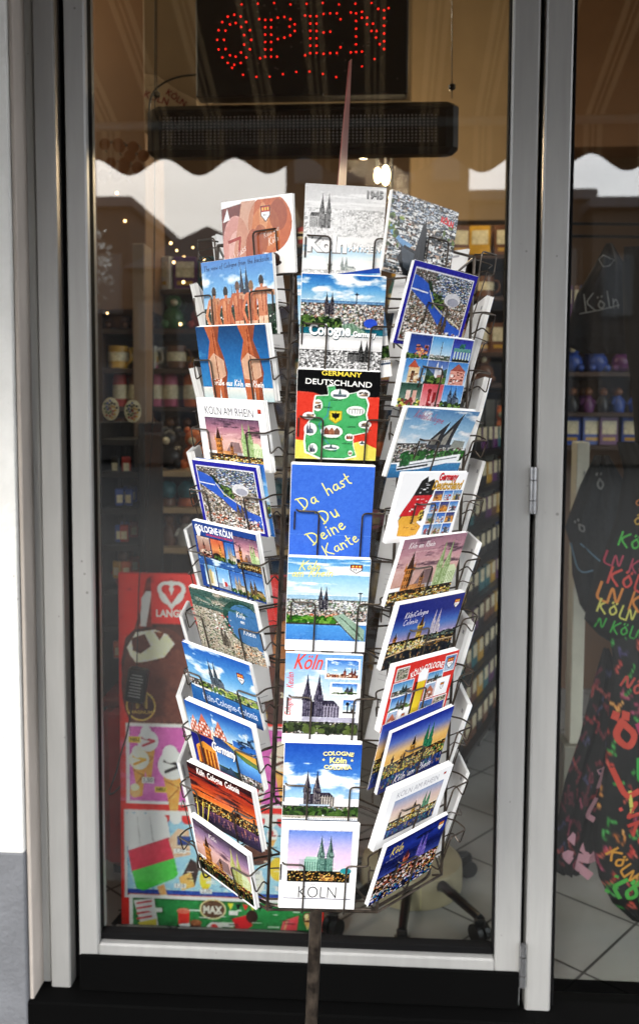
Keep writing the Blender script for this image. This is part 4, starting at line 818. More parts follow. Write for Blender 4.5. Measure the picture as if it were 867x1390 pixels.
# the rack itself
rack = empty('postcard_rack', RM @ Vector((0, 0, -1.45)), 'dark wire revolving rack full of postcards standing before the shop door', 'postcard rack')
rack.matrix_world = RM @ Matrix.Translation((0, 0, -CAMZ + .02)); bpy.context.view_layer.update()
RI = rack.matrix_world.inverted() @ RM          # rack frame -> the Empty's frame
def rpart(name, mb, m=None, smooth=True):
    o = mb.build(name, m, smooth=smooth); o.data.transform(RI); o.parent = rack; return o
ztop, zbot = .235, zf[-1] - .084
corner = [(normal(k) * AP + ZZ.cross(normal(k)) * SIDE / 2) for k in range(8)]
for k in range(8):
    mb = MB(); c = corner[k]; mb.tube([c + ZZ * zbot, c + ZZ * ztop], .0023, 8); rpart('upright', mb, wire_m)
for z, s in ((ztop, 1), (zbot, 1.0), (.02, .985), (-.36, .985)):
    mb = MB(); mb.tube([c * s + ZZ * z for c in corner], .002, 8, closed=True)
    for k in range(0, 8, 2): mb.tube([ZZ * z, corner[k] * s + ZZ * z], .0019, 6)
    rpart('ring', mb, wire_m)
mb = MB(); q = .93; mb.tube(roundp([c * q + ZZ * (zbot - .004) for c in corner] + [corner[0] * q + ZZ * (zbot - .004)], .03, 4), .0024, 8)
for k in range(8): mb.tube([corner[k] * q + ZZ * (zbot - .004), corner[k] * .98 + ZZ * (zbot - .001)], .002, 6)
rpart('bottom_ring', mb, wire_m)
def pocket(P, W, H, st, kind):
    mb = MB(); n, U = P.n, P.U0; V = P.V if P.r == 0 else (ZZ * math.cos(R(P.t)) + n * math.sin(R(P.t))); N = U.cross(V)
    c = P.c - U * (P.c.dot(U)) if kind != 'p0' else P.c
    S = lambda u, v, off: c + U * u + V * v + N * off
    hv = .006; front = .0045
    for s in (-1, 1):
        rod = n * AP + U * (s * SIDE / 2); zA = (S(0, hv, 0)).z
        a0 = rod + ZZ * (zA - c.dot(ZZ)) + ZZ * c.dot(ZZ); a0 = Vector((rod.x, rod.y, zA + .004))
        sx = s * (W / 2 + .006)
        e0 = S(s * W * .27, -H / 2 - .004, front); e1 = S(s * W * .27, -H / 2 - .006, -st - .006); e2 = n * AP + U * (s * W * .27); e2 = Vector((e2.x, e2.y, e1.z + .01))
        mb.tube([a0, S(sx, hv + .001, -st - .004), S(sx, hv, front), S(s * W * .27, hv, front), e0, e1, e2], .0013, 7, bend=.007) if kind != 's' else mb.tube([a0, S(sx, hv + .001, -st - .002), S(sx, hv, front), S(s * W * .27, hv, front), e0, e1], .00095, 6, bend=.006)
        if kind == 's': continue
        # lower guard loop at the side of the pocket
        b0 = Vector((rod.x, rod.y, zA - .028))
        mb.tube([b0, S(sx + s * .002, hv - .022, -st - .004), S(sx + s * .002, hv - .03, front * .4), S(sx + s * .002, hv - .002, front * .4)], .0011, 6, bend=.005)
    zz = S(0, -H / 2, 0).z + .004
    mb.tube([corner[P.k - 1 if P.k else 7] * .995 + ZZ * zz, corner[P.k] * .995 + ZZ * zz], .0015, 6)
    rpart('pocket', mb, wire_m)
for P in POSES: pocket(P, .109 if P.k == 0 else .150, .148 if P.k == 0 else .105, .011, 'f')
for k, (kind, zs, nm) in SIDES.items():
    for z in zs: pocket(flatpose(k, z, .026 if k in (2, 6) else .034), .109 if kind == 'p' else .15, .148 if kind == 'p' else .105, .014, 's')
# pole, foot and the thin sign on top
mb = MB(); mb.tube([ZZ * (-CAMZ + .05), ZZ * (ztop + .04)], .0105, 16); rpart('pole', mb, wire_m)
mb = MB(); mb.lathe([(.03, -CAMZ + .1), (.024, -CAMZ + .2), (.014, -CAMZ + .22)], 16); rpart('pole_sleeve', mb, wire_m)
for k in range(4):
    q = R(45 + 90 * k); d = Vector((math.cos(q), math.sin(q), 0)); mb = MB()
    mb.tube([ZZ * (-CAMZ + .14), d * .12 + ZZ * (-CAMZ + .1), d * .26 + ZZ * (-CAMZ + .035)], .011, 10, bend=.06); mb.sphere(d * .26 + ZZ * (-CAMZ + .033), .016, 8); rpart('foot', mb, wire_m)
topper = MB()
pa, pb, pc, pd = [RMI @ (C0 + ray(x, y) * d) for x, y, d in ((457, 252, 1.36), (468, 252, 1.54), (476, 80, 1.48), (473, 84, 1.41))]
red_m = mat('red_sign_board', '#7a1f18', rough=.35, var=.3, vscale=18, col2='#a88880', stretch=(1, 1, .3))
nn = (pb - pa).cross(pd - pa).normalized() * .0018
topper.add([pa, pb, pc, pd, pa + nn, pb + nn, pc + nn, pd + nn], [(0, 3, 2, 1), (4, 5, 6, 7), (0, 1, 5, 4), (1, 2, 6, 5), (2, 3, 7, 6), (3, 0, 4, 7)])
rpart('top_sign', topper, red_m, False)
# ------------------------------------------------------------------ door, windows and wall
def X(px, Y=GLASS, y=555): return at(px, y, Y).x
def Z(py, Y=GLASS, x=433): return at(x, py, Y).z
FL = 0.08                                   # shop floor
def bpart(name, a, b, m, parent=None, r=.002): 
    mb = MB(); mb.bbox(a, b, r); return mb.build(name, m, parent)
zt = 3.2; zg = Z(1286); 
wall_m = mat('white_plaster', '#e4e4e0', rough=.85, var=.07, vscale=6, bump=.9, bscale=55, specks=.35)
dado_m = mat('grey_dado_paint', '#6c6e72', rough=.75, var=.14, vscale=7, specks=.4, bump=.8, bscale=80)
reveal_m = mat('weathered_reveal', '#b8afa6', rough=.8, var=.1, vscale=14, bump=.3, bscale=60, stretch=(1, 1, .3))
wx = X(19, 2.0); wall = empty('shop_wall', (wx - .4, 2.0, 0), 'white rendered shop wall with a blue-grey painted base left of the door', 'wall')
def W0(o, root): o.parent = root; o.matrix_parent_inverse = Matrix.Translation(root.location).inverted(); return o
Zd = at(15, 1158, 2.0).z
W0(bpart('plaster', (wx - 2.2, 2.0, Zd), (wx, 2.3, zt + .6), wall_m), wall); W0(bpart('painted_base', (wx - 2.2, 1.998, 0), (wx + .0015, 2.3, Zd + .0), dado_m, r=.003), wall)
W0(bpart('corner_trim', (wx + .002, 2.012, 0), (X(33, 2.03), 2.2, zt + .6), reveal_m), wall)
def glassmat(name, refl, tint):
    m = D.materials.new(name); m.use_nodes = True; nt = m.node_tree; nt.nodes.clear(); N = nt.nodes; L = nt.links
    o = N.new('ShaderNodeOutputMaterial'); mx = N.new('ShaderNodeMixShader'); t = N.new('ShaderNodeBsdfTransparent'); g = N.new('ShaderNodeBsdfGlossy')
    t.inputs['Color'].default_value = (*tint, 1); g.inputs['Roughness'].default_value = .0; g.inputs['Color'].default_value = (1, 1, 1, 1)
    fr = N.new('ShaderNodeLayerWeight'); fr.inputs['Blend'].default_value = .12; r = N.new('ShaderNodeMapRange'); r.inputs['To Min'].default_value = refl; r.inputs['To Max'].default_value = 1
    n = N.new('ShaderNodeTexNoise'); tc = N.new('ShaderNodeTexCoord'); n.inputs['Scale'].default_value = 1.2; n.inputs['Detail'].default_value = 1; bp = N.new('ShaderNodeBump'); bp.inputs['Strength'].default_value = .02; bp.inputs['Distance'].default_value = .01
    L.new(tc.outputs['Object'], n.inputs['Vector']); L.new(n.outputs['Fac'], bp.inputs['Height']); L.new(bp.outputs['Normal'], g.inputs['Normal'])
    L.new(fr.outputs['Facing'], r.inputs['Value']); L.new(r.outputs['Result'], mx.inputs['Fac']); L.new(t.outputs['BSDF'], mx.inputs[1]); L.new(g.outputs['BSDF'], mx.inputs[2]); L.new(mx.outputs['Shader'], o.inputs['Surface'])
    return m
glass_m = glassmat('coated_window_glass', .068, (.93, .95, .94))
glass2_m = glassmat('side_window_glass', .07, (.93, .95, .94))
# outer jamb
jamb = empty('door_frame', (X(60, 2.06), 2.06, 0), 'fixed grey aluminium frame between the white wall and the door', 'door frame')
W0(bpart('inner_jamb', (X(33.5, 2.08), 2.08, 0), (X(54, 2.08), 2.25, zt), alu2_m), jamb)
W0(bpart('post', (X(54.5, 2.06), 2.06, 0), (X(82, 2.06), 2.22, zt), alu_m, r=.003), jamb)
W0(bpart('gasket', (X(82.3, 2.10), 2.10, 0), (X(95, 2.10), 2.2, zt), rubber_m), jamb)
# door leaf
xa, xb = X(95, 2.05), X(722, 2.05); door = empty('shop_door', ((xa + xb) / 2, 2.05, FL), 'grey aluminium glass shop door behind the postcard rack', 'door')
W0(bpart('stile', (xa, 2.05, FL + .02), (X(122.5, 2.05), 2.12, zt - .05), alu_m, r=.004), door)
W0(bpart('stile', (X(686, 2.05), 2.05, FL + .02), (xb, 2.12, zt - .05), alu_m, r=.004), door)
W0(bpart('rail', (X(122.8, 2.05), 2.05, FL + .02), (X(685.7, 2.05), 2.12, Z(1293, 2.05)), alu_m, r=.004), door)
W0(bpart('rail', (X(122.8, 2.05), 2.05, zt - .13), (X(685.7, 2.05), 2.12, zt - .05), alu_m, r=.004), door)
zs0, zs1 = Z(1293, 2.05), zt - .13
gx0, gx1 = X(129, 2.085), X(681, 2.085)
mb = MB(); 
for a, b in (((X(122.8, 2.07), 2.068, zs0), (gx0, 2.10, zs1)), ((gx1, 2.068, zs0), (X(685.7, 2.07), 2.10, zs1)), ((gx0, 2.068, zs0), (gx1, 2.10, zs0 + .017)), ((gx0, 2.068, zs1 - .015), (gx1, 2.10, zs1))): mb.bbox(a, b, .002)
W0(mb.build('seal', rubber_m), door)
mb = MB(); mb.box((gx0 - .004, 2.085, zs0 + .01), (gx1 + .004, 2.091, zs1 - .01)); W0(mb.build('glass', glass_m), door)
W0(bpart('kick_plate', (xa + .003, 2.04, FL + .021), (xb - .003, 2.0495, Z(1310, 2.04)), mat('black_kick_plate', '#020202', rough=.9, spec=.08), r=.003), door)
def hinge(y0, y1):
    mb = MB(); x = X(725.5, 2.042); z0, z1 = at(725, y1, 2.042).z, at(725, y0, 2.042).z
    mb.tube([(x, 2.042, z0), (x, 2.042, z1)], .0078, 14)
    W0(mb.build('hinge', steel_m, smooth=True), door)
    for zz in (z0 + (z1 - z0) * .28, z0 + (z1 - z0) * .72):
        mb = MB(); mb.tube([(x, 2.042, zz - .001), (x, 2.042, zz + .001)], .0083, 14); W0(mb.build('hinge_ring', dark_m, smooth=True), door)
hinge(634, 697); hinge(1283, 1340)
# side window
sw = empty('side_window', (X(760, 2.05), 2.05, FL), 'fixed glass side window right of the shop door', 'window')
W0(bpart('gasket', (X(722.4, 2.09), 2.09, FL), (X(729.6, 2.09), 2.18, zt), rubber_m), sw)
W0(bpart('stile', (X(730, 2.05), 2.05, FL), (X(766, 2.05), 2.2, zt), alu_m, r=.004), sw)
xr = X(1500, 2.1)
W0(bpart('seal', (X(766.3, 2.07), 2.07, FL), (X(770.5, 2.07), 2.11, zt), rubber_m), sw)
mb = MB(); mb.box((X(769, 2.085), 2.085, FL), (xr, 2.091, zt)); W0(mb.build('glass', glass2_m), sw)
W0(bpart('stile', (xr, 2.05, FL), (xr + .06, 2.2, zt), alu_m), sw)
W0(bpart('sill', (X(766.5, 2.06), 2.05, FL - .06), (xr, 2.2, FL), alu_m), sw)
# threshold, pavement, ground
thr = bpart('threshold', (wx, 2.0, .035), (xr, 2.13, FL + .015), mat('black_threshold', '#020202', rough=.9, spec=.08), r=.004); tag(thr, kind='structure')
pav_m = mat('dark_paving', '#161617', rough=.85, var=.2, vscale=6, bump=.4, bscale=40)
tag(bpart('pavement', (-12, -4.5, -.1), (12, 2.4, 0), pav_m), kind='structure')
step = bpart('doorstep', (wx - .2, 1.5, .0), (xr + .2, 1.999, .035), mat('door_mat_rubber', '#030303', rough=.95, spec=.05, bump=.6, bscale=200), r=.004); tag(step, 'black rubber mat lying in front of the shop door under the rack', 'door mat')
tag(bpart('ground', (-150, -150, -.3), (150, 150, -.101), mat('square_stone', '#232221', rough=.9, var=.15, vscale=.5)), kind='structure')
# upper wall over the door
up = bpart('upper_wall', (wx - 2.2, 2.0, zt + .001), (xr + 1.5, 2.3, 6.5), wall_m); tag(up, 'white rendered wall above the shop window', 'wall')

# ------------------------------------------------------------------ awning over the rack (seen mirrored in the glass)
VY = 2 * GLASS
def mir(px, py, Yw):
    """real point at world y = Yw that the door glass mirrors to photo pixel (px, py)"""
    p = at(px, py, VY - Yw); return Vector((p.x, Yw, p.z))
def awning_mat():
    m = D.materials.new('striped_awning_cloth'); m.use_nodes = True; nt = m.node_tree; N = nt.nodes; L = nt.links; b = N['Principled BSDF']; out = N['Material Output']
    tc = N.new('ShaderNodeTexCoord'); sp = N.new('ShaderNodeSeparateXYZ'); L.new(tc.outputs['Object'], sp.inputs[0])
    def band(period, lo, hi, off=0):
        a = N.new('ShaderNodeMath'); a.operation = 'ADD'; a.inputs[1].default_value = 50 + off; L.new(sp.outputs['X'], a.inputs[0])
        q = N.new('ShaderNodeMath'); q.operation = 'MODULO'; q.inputs[1].default_value = period; L.new(a.outputs[0], q.inputs[0])
        g = N.new('ShaderNodeMath'); g.operation = 'GREATER_THAN'; g.inputs[1].default_value = lo; L.new(q.outputs[0], g.inputs[0])
        l = N.new('ShaderNodeMath'); l.operation = 'LESS_THAN'; l.inputs[1].default_value = hi; L.new(q.outputs[0], l.inputs[0])
        k = N.new('ShaderNodeMath'); k.operation = 'MULTIPLY'; L.new(g.outputs[0], k.inputs[0]); L.new(l.outputs[0], k.inputs[1]); return k.outputs[0]
    outs = [band(.26, .02, .045), band(.26, .06, .07), band(.26, .085, .11)]
    s = outs[0]
    for o in outs[1:]:
        a = N.new('ShaderNodeMath'); a.operation = 'MAXIMUM'; L.new(s, a.inputs[0]); L.new(o, a.inputs[1]); s = a.outputs[0]
    mx = N.new('ShaderNodeMix'); mx.data_type = 'RGBA'; L.new(s, mx.inputs['Factor']); mx.inputs[6].default_value = (.125, .085, .052, 1); mx.inputs[7].default_value = (.36, .29, .2, 1)
    L.new(mx.outputs[2], b.inputs['Base Color']); b.inputs['Roughness'].default_value = .9
    tr = N.new('ShaderNodeBsdfTranslucent'); L.new(mx.outputs[2], tr.inputs['Color']); ms = N.new('ShaderNodeMixShader'); ms.inputs[0].default_value = .45
    L.new(b.outputs[0], ms.inputs[1]); L.new(tr.outputs[0], ms.inputs[2]); L.new(ms.outputs[0], out.inputs['Surface']); return m
aw_m = awning_mat()
AY = -.35; az0 = mir(433, 215, AY).z
awn = empty('awning', (0, 1.95, az0 + 1.0), 'striped brown awning with a scalloped edge reaching out over the rack', 'awning')
mb = MB(); n = 60; x0, x1 = -3.2, 3.2
ZT = az0 + 1.05
for th in (0,):
    vs = []; fs = []
    for i in range(n + 1):
        x = x0 + (x1 - x0) * i / n
        for j in range(9):
            t = j / 8; sag = -.03 * math.sin(math.pi * t) + .006 * math.sin(i * 1.7) * math.sin(math.pi * t); y = 1.98 + (AY - 1.98) * t; z = ZT + (az0 + .16 - ZT) * t + sag
            vs += [(x, y, z), (x, y + .002, z + .004)]
    W_ = 18
    for i in range(n):
        for j in range(8):
            a = i * W_ + j * 2; b = a + W_; fs += [(a, b, b + 2, a + 2), (a + 1, a + 3, b + 3, b + 1)]
    mb.add(vs, fs)
W0(mb.build('canopy', aw_m, smooth=True), awn)
mb = MB(); vs = []; fs = []; m_ = 400
SX0 = mir(225, 212, AY).x
def scal(x):
    per = .345; q = ((x - SX0) / per) % 1.0
    return .036 * (1 - math.cos(2 * math.pi * q)) + .008 * abs(math.sin(math.pi * q))
for i in range(m_ + 1):
    x = x0 + (x1 - x0) * i / m_; fl = .01 * math.sin(x * 9); zb = az0 - scal(x)
    for (yy, zz) in ((AY + fl, zb), (AY, az0 + .165), (AY - .003, az0 + .165), (AY - .003 + fl, zb)): vs.append((x, yy, zz))
for i in range(m_):
    a = i * 4; b = a + 4
    for k in range(4): fs.append((a + k, a + (k + 1) % 4, b + (k + 1) % 4, b + k))
mb.add(vs, fs); W0(mb.build('valance', aw_m, smooth=True), awn)
for xx in (-2.2, 2.2):
    mb = MB(); mb.tube([(xx, 1.97, ZT - .25), (xx + .1, .9, az0 + .42), (xx, AY + .03, az0 + .15)], .02, 10, bend=.05); W0(mb.build('arm', alu_m, smooth=True), awn)
mb = MB(); mb.tube([(x0, AY + .02, az0 + .155), (x1, AY + .02, az0 + .155)], .022, 10); W0(mb.build('front_bar', alu_m, smooth=True), awn)

# ------------------------------------------------------------------ houses across the square (seen mirrored in the glass)
hb = [mat('house_render_brown', '#33281c', rough=.85, var=.08, vscale=2), mat('house_render_grey', '#282624', rough=.85, var=.08, vscale=2), mat('house_render_warm', '#332b23', rough=.85, var=.08, vscale=2)]
roof_m = mat('slate_roof', '#3a3b40', rough=.7, var=.2, vscale=3); win_m = mat('dark_window_glass', '#14171c', rough=.1); trim_m = mat('window_trim', '#45423e', rough=.6)
def house(px0, px1, pytop, Yw, m, lab, gable=False, floors=4, cols=4, py_g=None):
    a, b = mir(px0, pytop, Yw), mir(px1, pytop, Yw); xl, xr_ = a.x, b.x; zt_ = a.z
    h = empty('town_house', ((xl + xr_) / 2, Yw, 0), lab, 'house', 'houses across the square'); D_ = 8
    W0(bpart('wall', (xl, Yw - D_, 0), (xr_, Yw, zt_ if not gable else zt_ - (xr_ - xl) * .22), m, r=.02), h)
    ze = zt_ if not gable else zt_ - (xr_ - xl) * .22
    mb = MB()
    if gable: mb.prism([(xl - .2, ze + .002), (xr_ + .2, ze + .002), ((xl + xr_) / 2, zt_ + .15)], Yw - D_ - .1, Yw + .25)
    else: mb.bbox((xl - .15, Yw - D_, zt_ + .002), (xr_ + .15, Yw + .25, zt_ + .3), .03)
    W0(mb.build('roof', roof_m), h)
    fh = ze / (floors + .3)
    for j in range(floors):
        for i in range(cols):
            cx = xl + (xr_ - xl) * (i + .5) / cols; cz = fh * (j + .62); w = min(1.1, (xr_ - xl) / cols * .5); hh = fh * .5
            f = W0(bpart('window', (cx - w / 2 - .08, Yw + .003, cz - hh / 2 - .08), (cx + w / 2 + .08, Yw + .07, cz + hh / 2 + .08), trim_m, r=.01), h)
            g = bpart('pane', (cx - w / 2, Yw + .072, cz - hh / 2), (cx + w / 2, Yw + .085, cz + hh / 2), win_m, r=.003); g.parent = f
    return h
HY = -20
house(20, 176, 285, HY - 1.5, hb[1], 'grey flat-roofed house across the square mirrored at the left of the door', floors=2, cols=3)
house(178, 392, 318, HY, hb[2], 'low gabled house across the square mirrored in the door glass', gable=True, floors=2, cols=4)
house(388, 640, 20, HY - 1, hb[0], 'tall brown house across the square mirrored in the middle of the door', floors=5, cols=4)
house(642, 800, 275, HY - 2, hb[1], 'low grey house across the square mirrored beside the hinge', floors=2, cols=3)
house(804, 1300, 285, HY - 1, hb[2], 'long warm grey house across the square mirrored in the side window', floors=2, cols=7)
house(-500, 15, 210, HY - 1, hb[0], 'brown corner house beyond the left end of the square', floors=4, cols=6)
# young tree whose leaves mirror in the upper left of the glass
tr = empty('street_tree', (mir(118, 400, -4).x, -4, 0), 'small white-blossomed street tree mirrored at the left edge of the glass', 'tree')
tp = mir(118, 400, -4); zt1 = mir(130, 80, -4).z
bark = mat('bark', '#4a4038', rough=.9, var=.2, vscale=12); leaf_m = mat('white_blossom', '#d0d4d0', rough=.55, var=.3, vscale=3)
mb = MB(); mb.tube([(tp.x - .5, -4, 0), (tp.x - .45, -4, 1.6), (tp.x - .4, -4, zt1 - .6)], [.07, .055, .03], 10)
for i in range(7):
    q = rnd.uniform(0, 6.28); z = 1.7 + i * .18; mb.tube([(tp.x - .45, -4, z), (tp.x - .45 + .5 * math.cos(q), -4 + .5 * math.sin(q), z + .4)], [.02, .006], 6)
W0(mb.build('trunk', bark, smooth=True), tr)
mb = MB()
for i in range(700):
    q = rnd.uniform(0, 6.28); ph = rnd.uniform(-1, 1); r_ = .62 * rnd.random() ** .4; c = Vector((tp.x - .35 + r_ * math.cos(q) * math.sqrt(1 - ph * ph), -4 + r_ * math.sin(q), 2.75 + r_ * ph * 1.1)); 
    a = Vector((rnd.uniform(-1, 1), rnd.uniform(-1, 1), rnd.uniform(-1, 1))).normalized() * .035; b = a.orthogonal().normalized() * .02
    mb.add([c - a, c - b, c + a, c + b], [(0, 1, 2, 3)])
W0(mb.build('crown', leaf_m), tr)
# ------------------------------------------------------------------ shop room
tile_m = D.materials.new('floor_tiles'); tile_m.use_nodes = True
nt = tile_m.node_tree; N = nt.nodes; L = nt.links; b = N['Principled BSDF']; tc = N.new('ShaderNodeTexCoord'); mp = N.new('ShaderNodeMapping'); mp.inputs['Rotation'].default_value = (0, 0, R(40)); mp.inputs['Location'].default_value = (.12, .05, 0)
bt = N.new('ShaderNodeTexBrick'); bt.offset = 0; bt.inputs['Scale'].default_value = 1; bt.inputs['Brick Width'].default_value = .3; bt.inputs['Row Height'].default_value = .3; bt.inputs['Mortar Size'].default_value = .004
bt.inputs['Color1'].default_value = (.42, .42, .41, 1); bt.inputs['Color2'].default_value = (.36, .36, .355, 1); bt.inputs['Mortar'].default_value = (.06, .06, .06, 1)
L.new(tc.outputs['Object'], mp.inputs[0]); L.new(mp.outputs[0], bt.inputs['Vector']); nz = N.new('ShaderNodeTexNoise'); nz.inputs['Scale'].default_value = 7; nz.inputs['Detail'].default_value = 6
mm = N.new('ShaderNodeMix'); mm.data_type = 'RGBA'; mm.blend_type = 'MULTIPLY'; mm.inputs[0].default_value = .35; L.new(tc.outputs['Object'], nz.inputs['Vector']); L.new(bt.outputs['Color'], mm.inputs[6]); L.new(nz.outputs['Fac'], mm.inputs[7]); L.new(mm.outputs[2], b.inputs['Base Color']); b.inputs['Roughness'].default_value = .35
WL, WR, YB = -2.4, 4.0, 7.0
tag(bpart('shop_floor', (WL, 2.131, FL - .06), (WR, YB, FL), tile_m), kind='structure')
wm = mat('warm_shop_wall', '#6a5440', rough=.8, var=.12, vscale=3)
tag(bpart('back_wall', (WL, YB, FL), (WR, YB + .1, 3.6), wm), kind='structure')
tag(bpart('side_wall', (WL - .1, 2.31, FL), (WL, YB, 3.6), wm), kind='structure'); tag(bpart('side_wall', (WR, 2.31, FL), (WR + .1, YB, 3.6), wm), kind='structure')
tag(bpart('ceiling', (WL, 2.31, 3.6), (WR, YB, 3.7), mat('shop_ceiling', '#6c5f4c', rough=.9)), kind='structure')
tan_m = mat('tan_panel', '#8a7050', rough=.6, var=.08, vscale=4); tan2_m = mat('brown_panel', '#6b4c30', rough=.6, var=.1, vscale=5)
wood_m = mat('dark_wood', '#3c2a20', rough=.5, var=.25, vscale=6, stretch=(1, 1, 6)); cream_m = mat('cream_panel', '#c4a87c', rough=.6, var=.06)
def px_box(name, x0, y0, x1, y1, Y, dep, m, parent=None, r=.003):
    a, b = at(x0, y1, Y), at(x1, y0, Y); return bpart(name, (a.x, Y, a.z), (b.x, Y + dep, b.z), m, parent, r)
def T1(o, lab, cat, group=None): return tag(o, lab, cat, group)
T1(px_box('wall_panel', 196, -60, 266, 180, 3.0, .3, tan_m), 'tan wall panel hanging left behind the unlit display board', 'panel')
T1(px_box('wall_panel', 120, -60, 194, 420, 3.3, .3, tan2_m), 'brown wall panel at the left end of the shop behind the sunglasses', 'panel')
T1(px_box('wall_panel', 556, -60, 700, 300, 4.6, .2, mat('beige_panel', '#8f7858', rough=.7, var=.1, vscale=3)), 'broad beige-brown wall panel right of the OPEN sign', 'panel')
T1(px_box('wall_panel', 750, -60, 980, 200, 4.6, .2, tan2_m), 'brown wall panel high behind the side window', 'panel')
beam = T1(px_box('ceiling_beam', 262, 136, 560, 160, 3.2, .12, cream_m), 'narrow cream beam showing between the two black display boards', 'beam')

# ---- lit OPEN sign
Ys = 2.32; a, b_ = at(266, 132, Ys), at(555, -60, Ys)
sign = empty('open_sign', (at(410, 128, Ys).x, Ys, at(410, 128, Ys).z), 'black board with OPEN in glowing red points hanging inside the door', 'sign')
mb = MB(); ang = .0; mb.bbox((a.x, Ys, a.z), (b_.x, Ys + .05, b_.z), .004); W0(mb.build('board', black_m), sign)
led_m = mat('red_led', '#901008', emit=(1, .015, .008), estr=.9); led_off = mat('unlit_led', '#4a3a3c', rough=.4)
def dots(name, pts, m=led_m, r=.0021):
    mb = MB()
    for x, y in pts: mb.sphere(at(x, y, Ys - .0005), r, 5)
    W0(mb.build(name, m), sign)
def tilt(pts, x0): return [(x, y - (x - 300) * .03) for x, y in pts]
O_ = [(293.6 + 0, 55)] ; 
import itertools
ring = lambda cx, cy, rx, ry, n, off=0: [(cx + rx * math.cos(2 * math.pi * (i + off) / n), cy + ry * math.sin(2 * math.pi * (i + off) / n)) for i in range(n)]
dots('letter', ring(318, 54, 23, 34, 16) + ring(318, 54, 14, 23, 11, .5))
P_ = [(360 + 8 * i, 26 + 10 * j + 1) for i in (0, 1) for j in range(6)] + [(352, 26), (353, 79), (376, 77), (377, 24), (386, 23), (394, 26), (400, 33), (400, 42), (394, 48), (386, 51), (377, 53), (393, 36)]
E_ = [(421 + 8.5 * i, 22 + 10 * j) for i in (0, 1) for j in range(6)] + [(414, 21), (414, 75), (439, 19), (448, 18), (457, 18), (462, 26), (439, 44), (448, 43), (439, 73), (448, 72), (457, 72), (462, 64)]
N_ = [(483, 18 + 10.5 * j) for j in range(6)] + [(521, 14 + 10.5 * j) for j in range(6)] + [(476, 17), (491, 16), (476, 71), (491, 70), (513, 12), (527, 11), (491, 24), (498, 33), (504, 42), (510, 51), (515, 60), (498, 24), (506, 32), (511, 42)]
dots('letter', P_); dots('letter', E_); dots('letter', N_)
dots('led_border', [(330 + 18 * i, 100 + 4 * math.sin(i) + .5 * abs(i - 3)) for i in range(8)] + [(328 + 22 * i, 6 - (i % 3)) for i in range(9)] + [(508, 80), (491, 90), (315, 92)], r=.0019)
dots('unlit_led', [(rnd.uniform(300, 540), rnd.uniform(4, 118)) for _ in range(36)], led_off, .002)
# ---- unlit dot-matrix board under it
Yt = 2.34; tk = empty('display_board', (at(410, 210, Yt).x, Yt, at(410, 210, Yt).z), 'long black unlit dot display with rounded ends hanging under the OPEN sign', 'display')
a, b_ = at(199, 212, Yt), at(623, 135, Yt); mb = MB(); mb.bbox((a.x, Yt, a.z), (b_.x, Yt + .06, b_.z), .014); W0(mb.build('case', black_m), tk)
a2, b2 = at(216, 204, Yt), at(606, 147, Yt); mb = MB(); mb.bbox((a2.x, Yt - .003, a2.z), (b2.x, Yt - .0005, b2.z), .001); W0(mb.build('window', mat('smoked_window', '#1a1517', rough=.2)), tk)
mb = MB(); s_ = 2.2 * Yt / F
for i in range(70):
    for j in range(9):
        p = at(222 + i * 5.35, 160 + j * 4.4 - i * .06, Yt - .0035); e = s_ * .5; mb.add([(p.x - e, p.y, p.z - e), (p.x + e, p.y, p.z - e), (p.x + e, p.y, p.z + e), (p.x - e, p.y, p.z + e)], [(0, 1, 2, 3)])
W0(mb.build('dot_grid', mat('grey_dots', '#8a807e', rough=.5)), tk)
for x, yk in ((613, 118), (213, 128)):
    mb = MB(); p0, p1 = at(x, -40, Yt + .02), at(x, 134, Yt + .02); mb.tube([p0, p1], .0012, 6)
    pk = at(x, yk, Yt + .02); mb.lathe([(.004, -.008), (.009, -.004), (.009, .004), (.004, .008)], 10, None, Matrix.Translation(pk)); W0(mb.build('hanger', black_m, smooth=True), tk)
def cord(name, pts, r, lab, m=black_m, cat='cable'):
    P = [at(x, y, Y) for x, y, Y in pts]; mb = MB(); mb.tube(roundp(P, .06, 5), r, 8); o = mb.build(name, m, smooth=True); T1(o, lab, cat); return o
cord('cable', [(268, 101, 2.4), (240, 104, 2.42), (215, 116, 2.44), (204, 132, 2.44), (202, 160, 2.44)], .0028, 'thick black cable curving down beside the unlit display board')
cord('cable', [(211, -40, 2.5), (210, 300, 2.5), (208, 560, 2.5), (200, 700, 2.5), (189, 780, 2.3), (186, 905, 2.27)], .0016, 'thin black lead hanging down to the power adapter')
cord('cable', [(180, 955, 2.27), (172, 1000, 2.28), (165, 1020, 2.3), (158, 1050, 2.32), (146, 1080, 2.35), (158, 1075, 2.36), (172, 1055, 2.38)], .0022, 'black lead looping from the adapter down over the red freezer')
ad = empty('power_adapter', at(184, 955, 2.25), 'black power adapter hanging on its lead before the ice cream board', 'adapter')
Ta = Matrix.Translation(at(184, 932, 2.25)) @ Matrix.Rotation(R(9), 4, 'Y'); mb = MB(); mb.bbox((-.026, 0, -.045), (.026, .03, .045), .005, None, Ta); W0(mb.build('case', black_m), ad)
mb = MB()
for i in range(8):
    w = rnd.uniform(.02, .036); mb.box((-w / 2, -.0012, .028 - i * .008), (w / 2, -.0004, .0305 - i * .008), None, (1, 1, 1), Ta)
W0(mb.build('printed_label', mat('grey_print', '#8c8c8c', rough=.6)), ad)

